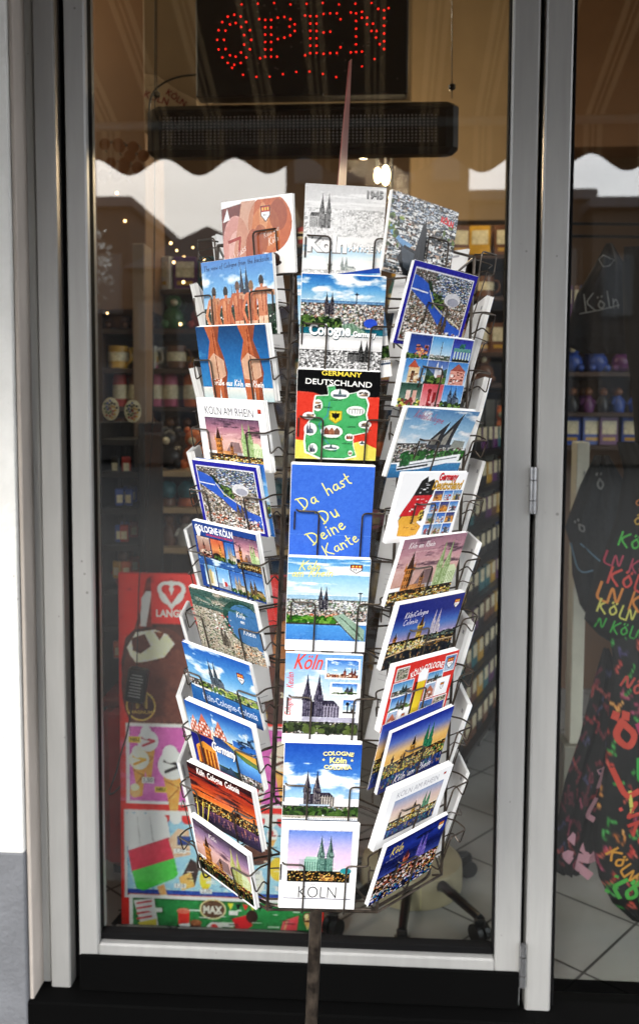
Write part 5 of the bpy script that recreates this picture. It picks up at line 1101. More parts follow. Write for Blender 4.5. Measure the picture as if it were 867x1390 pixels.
# ---- paper pennant with red lettering
def panel(name, pts, Y, th, m, lab, cat, parent=None):
    P = [at(x, y, Y) for x, y in pts]; mb = MB(); mb.prism([(p.x, p.z) for p in P], Y, Y + th); o = mb.build(name, m, parent)
    if lab: T1(o, lab, cat)
    return o
bag = empty('printed_cushion', at(232, 146, 2.6), 'cream cushion with red Köln lettering on the unlit display board', 'cushion')
W0(panel('cover', [(197, 147), (196, 100), (214, 103), (240, 122), (266, 135), (267, 146)], 2.62, .05, mat('cream_cloth', '#c9ad8a', rough=.9, bump=.5), None, None), bag)
def lettering(txt, x, y, w, Y, c, rot=0, parent=None, bold=.02, hw=None, name='lettering', hs=1):
    vv, ff, w0, h0 = hw_tris(txt, hw, .1) if hw else text_tris(txt, bold, 0); p = at(x, y, Y); k = w * Y / F / w0; cr, sr = math.cos(rot), math.sin(rot)
    mb = MB(); mb.add([(p.x + (a * cr - b * hs * sr) * k, Y, p.z + (a * sr + b * hs * cr) * k) for a, b in vv], ff); o = mb.build(name, mat('ink_' + c.strip('#'), c, rough=.6))
    if parent: W0(o, parent)
    return o
lettering('KÖLN', 213, 132, 34, 2.618, '#8c2420', -.35, bag); lettering('KÖLN', 240, 132, 30, 2.618, '#8c2420', -.6, bag)

# ---- lamps and added fill lights
lamp_e = mat('warm_lamp_glow', '#ffe0a0', emit=(1, .75, .42), estr=9)
for (x, y, rx, ry, Y, lab) in ((493, 209, 9, 6, 4.3, 'round glowing ceiling lamp just under the unlit display board'), (523, 238, 5.5, 13, 4.0, 'tall oval glowing lamp above the 1945 postcard'), (512, 238, 4, 10, 4.1, 'narrow dimmer lamp beside the tall oval lamp'), (531, 268, 3, 4, 4.2, 'small warm spot lamp low behind the rack top')):
    p = at(x, y, Y); root = empty('pendant_lamp', (p.x, Y, 3.6), lab, 'lamp')
    mb = MB(); mb.sphere(p, 1, 10, None, (rx * Y / F, rx * Y / F, ry * Y / F)); W0(mb.build('bulb', lamp_e, smooth=True), root)
    mb = MB(); mb.tube([(p.x, Y, p.z + ry * Y / F * .9), (p.x, Y, 3.6)], .006, 6); W0(mb.build('rod', dark_m), root)
spark = [(240, 340), (236, 356), (243, 372), (249, 383), (262, 336), (250, 349), (277, 352), (232, 330), (256, 362), (245, 440), (146, 425), (162, 190), (176, 196), (170, 300), (184, 279), (159, 262)]
for i, (x, y) in enumerate(spark):
    Y = 3.0 + .3 * (i % 3); p = at(x, y, Y); mb = MB(); mb.sphere(p, .0035 + .0015 * (i % 2), 7); o = mb.build('fairy_light', mat('fairy_glow', '#ffd090', emit=(1, .6, .25), estr=2.2)); o.data.transform(Matrix.Translation(-p)); o.location = p; T1(o, 'tiny warm light point glinting in the dim shop left of the rack', 'fairy light', 'fairy lights in the shop')
def point(loc, e, col=(1, .74, .45), r=.08):
    l = D.lights.new('lamp_and_fill_light', 'POINT'); l.energy = e; l.color = col; l.shadow_soft_size = r; o = D.objects.new('lamp_and_fill_light', l); COL.objects.link(o); o.location = loc
point(at(493, 212, 3.9), 3.2); point(at(523, 250, 3.6), 2.6); point((-.78, 3.75, 3.15), 5, (1, .84, .62)); point((1.3, 3.2, 2.4), 2.2, (1, .84, .62)); point((-1.5, 3.0, 2.9), 4, (1, .84, .62)); point((.2, 5.8, 2.9), 3.5)  # first pair sits at the glowing lamps; the others are unseen fill, added

# ---- goods
GC = {'red': '#a83228', 'blue': '#2c4c9c', 'green': '#3c6c3c', 'yellow': '#c89c34', 'purple': '#5c2c64', 'white': '#d0ccc0', 'brown': '#6c4428', 'orange': '#c8642c', 'black': '#1c1c20', 'teal': '#2c6c74', 'pink': '#b8607c'}
GM = {k: mat('goods_' + k, v, rough=.35, var=.25, vscale=25) for k, v in GC.items()}
lbl_m = mat('goods_label', '#d8cfae', rough=.5, var=.3, vscale=60)
_pm = {}
def proto(kind, col):
    if (kind, col) in _pm: return _pm[(kind, col)]
    g = GM[col]; mb = MB()
    if kind == 'mug':
        mb.lathe([(.03, 0), (.038, .004), (.04, .09), (.036, .09), (.034, .01)], 16, g); mb.tube([(.038, 0, .075), (.062, 0, .07), (.064, 0, .03), (.038, 0, .018)], .005, 7, g, bend=.015); mb.lathe([(.0405, .03), (.0405, .065)], 16, lbl_m)
    if kind == 'bottle': mb.lathe([(.028, 0), (.03, .004), (.03, .11), (.012, .145), (.011, .19), (.0001, .192)], 14, g); mb.lathe([(.0305, .03), (.0305, .085)], 14, lbl_m); mb.lathe([(.013, .175), (.013, .197)], 10, GM['yellow'])
    if kind == 'box': mb.bbox((-.045, -.02, 0), (.045, .02, .13), .002, g); mb.box((-.035, -.0215, .05), (.035, -.0205, .11), lbl_m); mb.box((-.03, -.0215, .02), (.03, -.0205, .035), GM['yellow'])
    if kind == 'snow_globe': mb.lathe([(.034, 0), (.036, .006), (.028, .028)], 14, g); mb.sphere((0, 0, .055), .034, 9, GM['teal'])
    if kind == 'figurine': mb.lathe([(.024, 0), (.03, .03), (.016, .07), (.01, .078)], 10, g); mb.sphere((0, 0, .093), .02, 7, GM['brown']); mb.tube([(.02, 0, .06), (.036, -.01, .035)], .006, 6, g); mb.tube([(-.02, 0, .06), (-.036, -.01, .035)], .006, 6, g)
    if kind == 'plush_toy': mb.sphere((0, 0, .045), .045, 9, g, (1, .8, 1)); mb.sphere((0, -.01, .11), .034, 8, g); mb.sphere((.026, -.005, .14), .012, 6, g); mb.sphere((-.026, -.005, .14), .012, 6, g); mb.sphere((0, -.04, .103), .014, 6, lbl_m); mb.sphere((.035, -.02, .02), .018, 6, g); mb.sphere((-.035, -.02, .02), .018, 6, g)
    if kind == 'book': mb.bbox((-.013, -.07, 0), (.013, .07, .19), .002, g); mb.box((-.008, -.0715, .11), (.008, -.0705, .17), lbl_m)
    if kind == 'plate': mb.lathe([(.05, 0), (.055, .006), (.0001, .008)], 18, g, Matrix.Translation((0, 0, .056)) @ Matrix.Rotation(R(80), 4, 'X')); mb.lathe([(.035, .0081), (.0001, .009)], 14, lbl_m, Matrix.Translation((0, 0, .056)) @ Matrix.Rotation(R(80), 4, 'X'))
    if kind == 'keyring':
        mb.tube([(0, 0, .0), (0, 0, -.03)], .0018, 5, dark_m); mb.bbox((-.014, -.004, -.085), (.014, .004, -.03), .003, g); mb.box((-.009, -.0052, -.075), (.009, -.0045, -.05), lbl_m)
    o = mb.build(kind, smooth=True); m = o.data; D.objects.remove(o); _pm[(kind, col)] = m; return m
def put(kind, col, p, lab, grp, rz=0, s=1):
    o = D.objects.new(kind, proto(kind, col)); COL.objects.link(o); o.location = p; o.rotation_euler = (0, 0, rz); o.scale = (s, s, s); T1(o, lab, kind.replace('_', ' '), grp); return o
def shelf_unit(x0, x1, ys, Y, dep, lab, where, kinds, board=wood_m, back=None, top=None, dens=1.0, cols=None, light=False):
    """shelves seen at photo heights ys; goods stand on each"""
    a, b = at(x0, 555, Y).x, at(x1, 555, Y).x; root = empty('shelf_unit', ((a + b) / 2, Y + dep, FL), lab, 'shelf')
    zt_ = at(433, top if top is not None else ys[0] - 70, Y).z
    W0(bpart('back_panel', (a, Y + dep, FL), (b, Y + dep + .02, zt_), back or tan2_m), root)
    for xx in (a, b - .02): W0(bpart('side_panel', (xx, Y, FL), (xx + .02, Y + dep - .002, zt_), board), root)
    cn = cols or list(GC)
    for j, y in enumerate(ys):
        z = at((x0 + x1) / 2, y, Y).z; W0(bpart('shelf_board', (a + .021, Y, z - .02), (b - .021, Y + dep - .002, z), cream_m if light else board), root)
        kd = kinds[j % len(kinds)]; st = {'book': .032, 'mug': .12, 'bottle': .075, 'box': .1, 'snow_globe': .085, 'figurine': .075, 'plush_toy': .12, 'plate': .12, 'keyring': .04}[kd] / dens
        x = a + .06
        while x < b - .05:
            c = rnd.choice(cn)
            for row in range(1 if kd in ('book', 'plate') else 2):
                if row and rnd.random() < .35: continue
                hang = kd == 'keyring'; zz = z + (-.025 if hang else .0005); yy = Y + (.03 if hang else .07) + row * .1
                if kd == 'book': yy = Y + dep * .5
                put(kd, c, (x + rnd.uniform(-.008, .008), min(yy, Y + dep - .07 if dep > .2 else yy), zz), '%s %s on the %s shelf of the %s' % (c, kd.replace('_', ' '), ORD[j], where), '%s %ss of the %s, %s shelf' % (c, kd.replace('_', ' '), where, ORD[j]), rnd.uniform(-.4, .4) if kd != 'book' else rnd.uniform(-.03, .03))
            x += st * rnd.uniform(.95, 1.2)
    return root
shelf_unit(134, 330, [392, 446, 500, 552, 606], 3.5, .35, 'brown shelf of souvenirs deep in the shop left of the rack', 'left souvenir shelf', ['box', 'plush_toy', 'mug', 'bottle', 'figurine'], back=tan2_m, top=330, dens=1.15)
shelf_unit(128, 196, [596, 640, 690, 740, 800, 850], 2.75, .22, 'narrow dark stand of hanging key rings just inside the door on the left', 'key ring stand by the door', ['keyring', 'keyring', 'keyring', 'keyring', 'figurine', 'keyring'], board=dark_m, back=dark_m, top=575, dens=1.5, cols=['purple', 'red', 'yellow', 'black', 'blue', 'orange'])
shelf_unit(198, 420, [640, 690, 745, 860], 3.1, .3, 'low wooden counter shelf with cream boards left behind the rack', 'low counter shelf', ['plush_toy', 'snow_globe', 'figurine', 'box'], back=wood_m, top=590, dens=1.2, light=True, cols=['brown', 'black', 'purple', 'orange', 'white'])
shelf_unit(600, 705, [345, 402, 478, 520], 4.0, .35, 'tall shelf of bright boxes high at the right behind the rack', 'tall right shelf', ['box', 'mug', 'box', 'plush_toy'], top=285, dens=1.1, cols=['yellow', 'brown', 'green', 'red', 'brown', 'brown'])
shelf_unit(612, 705, [596, 655, 725, 800], 3.9, .4, 'lower shelf of toys and books at the right behind the rack', 'lower right shelf', ['plush_toy', 'figurine', 'box', 'figurine'], board=dark_m, back=dark_m, top=530, cols=['white', 'brown', 'blue', 'orange', 'black'])
shelf_unit(760, 960, [440, 505, 560, 605], 4.2, .4, 'wide shelf of blue and red boxes behind the side window', 'side window shelf', ['book', 'plush_toy', 'figurine', 'box'], board=wood_m, top=380, dens=1.1, cols=['blue', 'brown', 'purple', 'black', 'blue'])
shelf_unit(395, 600, [330, 420, 520, 620, 720, 820, 920], 4.8, .35, 'tall shelf of goods standing straight behind the postcard rack', 'shelf behind the rack', ['mug', 'bottle', 'box', 'figurine'], top=280)
# two round magnet boards and the sunglasses on the left
for i, (x, y, n_) in enumerate(((151, 555, 'left'), (181, 558, 'right'))):
    p = at(x, y, 2.8); root = empty('magnet_plate', p, 'oval plate of colourful dots, %s one of the pair above the key rings' % n_, 'plate', 'oval dotted plates')
    mb = MB(); T_ = Matrix.Translation(p) @ Matrix.Rotation(R(90), 4, 'X') @ Matrix.Diagonal((.75, 1, 1, 1)); mb.lathe([(.034, 0), (.036, .004), (.0001, .006)], 24, lbl_m, T_)
    W0(mb.build('disc', smooth=True), root); mb = MB()
    for k in range(24):
        q = k * 2.4; r_ = .0058 * math.sqrt(k); mb.sphere(p + Vector((r_ * math.cos(q) * .75, -.0065, r_ * math.sin(q))), .0038, 4, GM[['red', 'black', 'green', 'yellow', 'blue'][k % 5]])
    W0(mb.build('dots', smooth=False), root)
for i, (x, y) in enumerate(((152, 196), (172, 200), (160, 222), (178, 228), (150, 238), (186, 212))):
    p = at(x, y, 2.8); root = empty('sunglasses', p, 'pair of dark amber sunglasses hanging on the upper left display', 'sunglasses', 'sunglasses on the upper left display'); mb = MB()
    for s in (-1, 1): mb.lathe([(.016, 0), (.018, .003), (.0001, .004)], 12, None, Matrix.Translation(p + Vector((s * .021, 0, 0))) @ Matrix.Rotation(R(90), 4, 'X'))
    W0(mb.build('lens', mat('amber_lens', '#6c3c14', rough=.1, metal=.3)), root)
    mb = MB(); mb.tube([p + Vector((-.004, 0, .004)), p + Vector((0, -.004, .008)), p + Vector((.004, 0, .004))], .002, 5)
    for s in (-1, 1): mb.tube([p + Vector((s * .038, 0, .005)), p + Vector((s * .04, .08, .0))], .0018, 5)
    W0(mb.build('frame', black_m), root)
# framed pictures? none; mirrored pillar between shelves
T1(px_box('display_column', 186, 330, 196, 900, 2.95, .1, mat('pale_column', '#8a7460', rough=.5)), 'slim pale column between the two left shelves', 'column')

# ---- red ice cream freezer and the price board
fz = empty('ice_cream_freezer', (at(300, 1290, 2.75).x, 2.75, FL), 'bright red ice cream freezer behind the price board', 'freezer')
frz = mat('red_freezer_paint', '#c42420', rough=.3, var=.06, vscale=3); a, b_ = at(143, 1290, 2.6), at(425, 968, 2.6)
W0(bpart('body', (a.x, 2.6, FL + .03), (b_.x, 3.1, b_.z), frz, r=.02), fz); W0(bpart('lid', (a.x - .005, 2.595, b_.z + .002), (b_.x + .005, 3.1, b_.z + .03), mat('freezer_lid', '#6c1a1a', rough=.25), r=.008), fz)
W0(bpart('plinth', (a.x + .02, 2.63, FL), (b_.x - .02, 3.08, FL + .028), black_m), fz)
art = Art(250, 466, '#e03024', 77); art.satur = 1.0; art.ink = -.5; bx0, by0, bx1, by1 = 167, 783, 441, 1294
def q(x, y): return ((x - bx0) / (bx1 - bx0), (y - by0) / (by1 - by0))
def qr(x0, y0, x1, y1, c): art.rect(*q(x0, y0), *q(x1, y1), c)
def qp(pts, c, al=1): art.poly([q(*p) for p in pts], c, al)
def qe(x, y, rx, ry, c, al=1, rot=0): art.ell(*q(x, y), rx / (bx1 - bx0), ry / (by1 - by0), c, al, 28, rot)
def ql(pts, w, c): art.line([q(*p) for p in pts], w / (bx1 - bx0), c)
qp([(212, 783), (441, 783), (441, 976), (180, 976), (172, 930), (170, 900), (176, 868), (188, 856)], '#4c2a22')
qp([(205, 790), (222, 783), (212, 852), (190, 856)], '#7c3428'); qp([(196, 852), (198, 815), (204, 806), (212, 806), (204, 852)], '#d8d4cc')
qr(211, 783, 383, 848, '#c8302a'); qp([(330, 783), (383, 783), (383, 848), (340, 848)], '#b82c28')
qe(222, 930, 52, 78, '#5c3226'); qe(228, 950, 44, 76, '#6c3c2c', .6); qp([(178, 880), (190, 860), (215, 856), (232, 862), (242, 874), (228, 892), (205, 898), (190, 900), (182, 890)], '#e0d0a8')
qp([(184, 868), (202, 862), (210, 878), (196, 888), (186, 884)], '#5c3020'); qp([(214, 858), (228, 860), (222, 870)], '#7c4830'); art.clouds(0, .38, '#3c2018', .35, 9, 9, al=.4)
qe(238, 808, 17, 16, '#f4ece8'); qe(238, 808, 13, 12, '#c8302a')
for s in (-1, 1): qe(238 + s * 8, 803, 11, 10, '#f4ece8'); 
qp([(219, 806), (257, 806), (238, 830)], '#f4ece8')
for s in (-1, 1): qe(238 + s * 7, 803, 6.5, 6, '#c8302a')
qp([(226, 805), (250, 805), (238, 822)], '#c8302a'); qe(238, 803, 3.2, 3.6, '#f4ece8'); qp([(235, 803), (241, 803), (238, 811)], '#f4ece8')
for rr, cc in ((20, '#b08c3c'), (18, '#4c2a22')): qe(196, 957, rr, rr, cc)
def AT(t, x, y, w, c, **k): X_, Y_ = q(x, y); art.T(t, X_, Y_, w / (bx1 - bx0), c, **k)
AT('LANGNESE', 246, 834, 58, '#f4ece8', bold=.04, hs=1.1); AT('M', 197, 951, 15, '#d0ac54', bold=.01, hs=1.2); AT('MAGNUM', 196, 965, 30, '#d0ac54', bold=.02, hs=.9); AT('MAGNUM', 335, 965, 60, '#d0ac54', bold=.02)
for i in range(3): qe(330 + i * 30, 900 - i * 10, 18, 40, ['#e8d8b0', '#5c3020', '#8c5c30'][i]); AT(['1,80', '2,00', '2,20'][i], 330 + i * 30, 950 - i * 6, 16, '#f0e0c0', bold=.03)
# cones panel
qr(175, 980, 436, 1088, '#e8e4e0'); qr(180, 984, 432, 1084, '#b4609c'); art.clouds(.4, .59, '#c884b4', .4, 4, 4, al=.5)
def cone(x, y, s, c1, c2): qp([(x - 9 * s, y), (x + 9 * s, y), (x + 4 * s, y + 40 * s), (x - 1 * s, y + 42 * s)], '#c8904c'); ql([(x - 7 * s, y + 8 * s), (x + 6 * s, y + 14 * s), (x - 3 * s, y + 24 * s)], 1.2, '#8c5c2c'); qe(x, y - 6 * s, 13 * s, 13 * s, c1); ql([(x - 8 * s, y - 10 * s), (x + 8 * s, y - 6 * s), (x - 6 * s, y)], 3 * s, c2); qe(x - 2 * s, y - 16 * s, 7 * s, 8 * s, c1)
cone(205, 1010, 1.1, '#e8d0d0', '#b03c4c'); cone(193, 1035, 1.05, '#d8d4b4', '#d89c34'); cone(238, 1044, 1.5, '#e8e4e0', '#3c3434'); cone(290, 1020, 1.1, '#8c5c3c', '#4c2c20'); cone(330, 1030, 1.2, '#e8e0d0', '#a83c4c'); cone(385, 1030, 1.3, '#d8b0a0', '#5c3020')
qe(187, 1072, 7, 8, '#d89c6c'); qe(187, 1066, 6, 5, '#e8c8a0')
for x, y in ((187, 1002), (222, 1068), (205, 1056)): qr(x - 8, y - 4, x + 8, y + 4, '#e0a83c' if x != 205 else '#f0f0f0')
AT('NEU', 187, 1002, 12, '#3c2410', bold=.03); AT('NEU', 222, 1068, 12, '#3c2410', bold=.03); AT('1,50', 205, 1056, 12, '#303030', bold=.01)
# blue panel
qr(172, 1096, 438, 1216, '#e8e8e8'); qr(176, 1100, 434, 1206, '#88acc8'); qr(176, 1204, 434, 1210, '#2c4c94'); qr(176, 1210, 434, 1213, '#b03030')
for i in range(14): qe(226 + i * 16, 1106, 8, 8, ['#c8302a', '#e8e8e8'][i % 2])
qr(215, 1096, 438, 1102, '#e8e8e8')
qp([(173, 1112), (178, 1098), (186, 1102), (193, 1096), (201, 1102), (208, 1096), (216, 1102), (223, 1098), (230, 1106), (236, 1140), (178, 1160)], '#f6f6f2'); ql([(190, 1106), (194, 1150)], 2, '#b4b4b4'); ql([(207, 1104), (212, 1146)], 2, '#b4b4b4')
qp([(177, 1152), (233, 1132), (240, 1162), (182, 1182)], '#b82c48'); qp([(182, 1180), (240, 1160), (245, 1182), (240, 1188), (198, 1206), (188, 1203)], '#4cac48'); qp([(216, 1200), (226, 1196), (231, 1215), (222, 1215)], '#c09060')
qp([(232, 1135), (245, 1120), (260, 1122), (262, 1155), (240, 1160)], '#c0a088'); qr(244, 1130, 262, 1142, '#2c4480'); qp([(250, 1185), (262, 1160), (275, 1168), (268, 1196)], '#3c2420'); qp([(246, 1186), (262, 1178), (268, 1198), (250, 1204)], '#c89c5c'); qe(282, 1188, 8, 14, '#e0b43c'); qe(310, 1180, 9, 18, '#5c3c6c')
qe(350, 1150, 22, 16, '#5c3828'); qe(380, 1170, 12, 16, '#d8a83c'); qe(352, 1190, 10, 14, '#c8c4b4'); qr(400, 1120, 425, 1150, '#c86c3c'); qe(412, 1175, 12, 18, '#d8d0b8')
for x, y in ((248, 1150), (248, 1198), (283, 1204), (310, 1150), (350, 1176), (385, 1196), (412, 1200)): qr(x - 8, y - 3, x + 8, y + 3, '#f0f0ec'); AT('%d,%d0' % (1 + int(x) % 2, int(y) % 9), x, y, 11, '#404048', bold=.0)
# green panel
qr(178, 1211, 440, 1294, '#e8e4de'); qr(183, 1216, 436, 1290, '#2f7c48'); art.clouds(.85, .97, '#1c5c30', .45, 6, 3, al=.7)
qp([(184, 1220), (212, 1216), (218, 1255), (212, 1278), (200, 1276)], '#e8d8d0'); 
for i in range(4): ql([(188, 1224 + i * 7), (208, 1220 + i * 7)], 2.6, '#c84050')
qp([(190, 1250), (215, 1244), (216, 1262), (196, 1268)], '#e0b048'); qe(190, 1265, 9, 12, '#d04c5c'); qe(190, 1266, 5, 7, '#e8c860')
qr(245, 1232, 260, 1250, '#d83c34'); qe(252, 1232, 9, 4, '#e86c5c'); qp([(246, 1250), (260, 1248), (268, 1278), (252, 1280)], '#c8c8d0'); ql([(250, 1256), (262, 1272)], 2.5, '#b02c34'); qr(262, 1248, 276, 1270, '#6c4430'); qe(269, 1247, 8, 4, '#8c5c40'); qp([(262, 1266), (276, 1266), (274, 1282), (264, 1282)], '#d8d8d8'); ql([(264, 1270), (273, 1280)], 2.5, '#b02c34')
qe(228, 1270, 11, 10, '#181818'); qe(230, 1262, 10, 5, '#d8d8d8'); qe(226, 1274, 6, 4, '#c83c34'); qe(294, 1262, 13, 17, '#e0e0e0'); qr(281, 1268, 307, 1280, '#c8c8c8'); qe(294, 1252, 5, 4, '#d83c3c'); qr(280, 1278, 308, 1283, '#8c4c3c')
qe(292, 1228, 18, 14, '#c8a878'); qe(292, 1228, 16, 12, '#5c4434'); AT('MAX', 292, 1229, 26, '#f0ece0', bold=.05, hs=1.2)
qp([(318, 1240), (338, 1234), (346, 1248), (326, 1262)], '#c82c34'); qe(345, 1236, 8, 9, '#3c2420'); qe(318, 1258, 7, 6, '#e0b43c')
for x, y, w in ((310, 1248, 22), (320, 1262, 18), (214, 1232, 18), (320, 1232, 12), (300, 1290, 8)): qr(x - w / 2, y - 3, x + w / 2, y + 3, '#c8dcc0')
for x in range(312, 372, 10): qp([(x, 1219), (x + 8, 1219 + (x % 3)), (x + 4, 1228)], ['#e8c83c', '#181818', '#c82c2c'][x % 3])
qe(352, 1268, 16, 14, '#b8743c', .0); qe(330, 1276, 10, 6, '#e0a0a8'); qe(345, 1284, 12, 5, '#e8e4e0')
qp([(387, 1240), (408, 1232), (404, 1262), (388, 1284), (376, 1282)], '#d84c54'); qp([(378, 1270), (396, 1262), (386, 1284), (374, 1284)], '#d85c9c'); qp([(372, 1280), (388, 1278), (385, 1290), (370, 1290)], '#a8d83c'); ql([(392, 1240), (382, 1278)], 3, '#e87c60')
for _ in range(150):      # lines of small print and price tags
    x, y = rnd.uniform(252, 428), rnd.choice([rnd.uniform(988, 1080), rnd.uniform(1112, 1200), rnd.uniform(1220, 1288)])
    qr(x, y, x + rnd.uniform(5, 16), y + .9, rnd.choice(['#f4f4f0', '#38383c', '#e8e4d8']))
for x, y, r_ in ((262, 1002, 9), (305, 1060, 10), (352, 1068, 12), (408, 1066, 9), (350, 1000, 7), (418, 1004, 10), (300, 1130, 10), (330, 1120, 8), (372, 1124, 9), (402, 1160, 7), (360, 1262, 9), (420, 1235, 8), (418, 1270, 9)):
    c1, c2 = rnd.choice([('#5c3424', '#d8b080'), ('#e8dcc8', '#a8343c'), ('#d89c4c', '#f4e8d0'), ('#b03c4c', '#f0d0d0'), ('#3c2420', '#8c6040')]); qe(x, y, r_ * .8, r_, c1); qe(x - r_ * .2, y - r_ * .3, r_ * .4, r_ * .45, c2); ql([(x - r_ * .5, y + r_ * .3), (x + r_ * .5, y + r_ * .1)], 1.6, c2); qp([(x - r_ * .6, y + r_ * .7), (x + r_ * .6, y + r_ * .7), (x, y + r_ * 2)], '#c8965c')
qr(428, 783, 441, 1294, '#e03024')
pb = empty('ice_cream_price_board', at(300, 1294, 2.36), 'tall red ice cream price board with pictures standing inside the glass', 'price board')
A_, B_ = at(bx0, by1, 2.36), at(bx1, by0, 2.36); W1, H1 = B_.x - A_.x, B_.z - A_.z; cx, cz = (A_.x + B_.x) / 2, (A_.z + B_.z) / 2
mb = MB(); Tp = Matrix.Translation((cx, 2.36, cz)) @ Matrix.Rotation(R(.2), 4, 'Y'); art.mesh(mb, W1, H1, lambda u, v, o: Tp @ Vector((u, -o, v)), mat('matt_poster_print', attr=True, rough=.5, var=.04, vscale=6)); W0(mb.build('poster', color=True), pb)
mb = MB(); mb.bbox((-W1 / 2 - .002, .0008, -H1 / 2 - .002), (W1 / 2 + .002, .012, H1 / 2 + .002), .002, None, Tp); W0(mb.build('panel', frz), pb)
# the board's foot reaches the floor
mb = MB(); mb.bbox((-W1 / 2, .014, FL - cz + .001), (W1 / 2, .05, -H1 / 2 + .05), .003, None, Matrix.Translation((cx, 2.36, cz))); W0(mb.build('stand', dark_m), pb)

# ---- low rolling stool
stl = empty('rolling_stool', on_floor(560, 1225, FL), 'low round beige stool on a black five-star castor base', 'stool')
sc = stl.location.copy(); sx, sy = at(558, 1200, 2.62).x, 2.62; sp = Vector((sx, sy, 0)); zt_s = at(558, 1163, 2.62).z; rad = 70 * 2.62 / F
leather = mat('beige_leatherette', '#938b72', rough=.6, var=.12, vscale=8, bump=.3, bscale=120)
mb = MB(); hgt = .088; mb.lathe([(rad * .9, zt_s - hgt - .004), (rad * .985, zt_s - hgt + .004), (rad, zt_s - hgt + .012), (rad * 1.006, zt_s - hgt * .5), (rad, zt_s - .012), (rad * .97, zt_s - .002), (rad * .85, zt_s + .003), (.001, zt_s + .005)], 48, None, Matrix.Translation(sp)); W0(mb.build('seat', leather, smooth=True), stl)
mb = MB()
for q_ in (-1.45,): mb.box((sp.x + rad * 1.004 * math.cos(q_), sp.y + rad * 1.004 * math.sin(q_), zt_s - hgt + .01), (sp.x + rad * 1.004 * math.cos(q_) + .003, sp.y + rad * 1.004 * math.sin(q_) + .002, zt_s - .01))
W0(mb.build('seam', mat('seam_thread', '#a8a078', rough=.8)), stl)
castp = [(545, 1288), (650, 1270), (633, 1180), (478, 1190), (452, 1262)]
for x, y in castp:
    c = on_floor(x, y + 8, FL); dvec = Vector((c.x - sp.x, c.y - sp.y, 0)); mb = MB()
    mb.tube([(sp.x, sp.y, zt_s - hgt - .012), (sp.x + dvec.x * .5, sp.y + dvec.y * .5, FL + .075), (c.x, c.y, FL + .066)], [.018, .015, .011], 8); W0(mb.build('leg', black_m, smooth=True), stl)
    mb = MB(); dn = dvec.normalized(); pr = Vector((-dn.y, dn.x, 0))
    for s in (-1, 1):
        ctr = Vector((c.x, c.y, FL + .026)) + pr * (.012 * s); n_ = 16; ring1 = [ctr + (dn * math.cos(2 * math.pi * i / n_) + ZZ * math.sin(2 * math.pi * i / n_)) * .025 for i in range(n_)]
        mb.add([p + pr * .008 for p in ring1] + [p - pr * .008 for p in ring1], [tuple(range(n_)), tuple(range(2 * n_ - 1, n_ - 1, -1))] + [(i, i + n_, (i + 1) % n_ + n_, (i + 1) % n_) for i in range(n_)])
    mb.bbox((c.x - .014, c.y - .014, FL + .045), (c.x + .014, c.y + .014, FL + .068), .004); W0(mb.build('castor', black_m), stl)
# ---- wire brochure rack to the right behind the glass
g0, g1 = on_floor(612, 1085, FL), on_floor(654, 1022, FL); gd = (g1 - g0).normalized(); gn = Vector((gd.y, -gd.x, 0)); gz1 = at(615, 540, g0.y).z
gr = empty('brochure_rack', g0, 'dark metal brochure rack running back into the shop right of the postcards', 'rack'); Lg = (g1 - g0).length
Tg = Matrix(((gd.x, gn.x, 0, g0.x), (gd.y, gn.y, 0, g0.y), (0, 0, 1, 0), (0, 0, 0, 1)))
mb = MB(); mb.bbox((-.02, -.26, FL), (0, .02, gz1), .003, None, Tg); W0(mb.build('end_panel', dark_m), gr)
mb = MB()
for j in range(90):
    for i in range(5): mb.box((-.0215, -.05 + i * .012, FL + .1 + j * .014), (-.0205, -.045 + i * .012, FL + .106 + j * .014), None, (1, 1, 1), Tg)
W0(mb.build('perforations', mat('hole_grey', '#6c6c6a', rough=.6)), gr)
mb = MB(); mb.bbox((0, -.04, FL + .02), (Lg + .4, -.02, gz1), .003, None, Tg); W0(mb.build('back_plate', mat('grey_plate', '#55564f', rough=.6)), gr)
for i in range(5):
    mb = MB(); mb.tube([Tg @ Vector((.03 + i * (Lg + .3) / 4, .0, FL + .05)), Tg @ Vector((.03 + i * (Lg + .3) / 4, .0, gz1))], .004, 6); W0(mb.build('upright', black_m), gr)
for j in range(9):
    z = FL + .12 + j * (gz1 - FL - .2) / 9; mb = MB(); mb.bbox((.0, -.015, z), (Lg + .38, .035, z + .022), .003, None, Tg); W0(mb.build('tray', black_m), gr)
    x = .04; i = 0
    while x < Lg + .33:
        c = rnd.choice(['yellow', 'brown', 'black', 'black', 'teal', 'brown', 'purple', 'black']); mb = MB(); mb.bbox((x, -.008, z + .024), (x + .085, .012, z + .024 + .085), .002, GM[c], Tg @ Matrix.Rotation(0, 4, 'X')); mb.box((x + .012, .0125, z + .06), (x + .07, .0135, z + .11), lbl_m, (1, 1, 1), Tg)
        o = mb.build('brochure'); T1(o, '%s brochure in the %s tray of the dark brochure rack' % (c, ORD[8 - j if j else 10]), 'brochure', '%s brochures in tray %d' % (c, j)); x += .1; i += 1

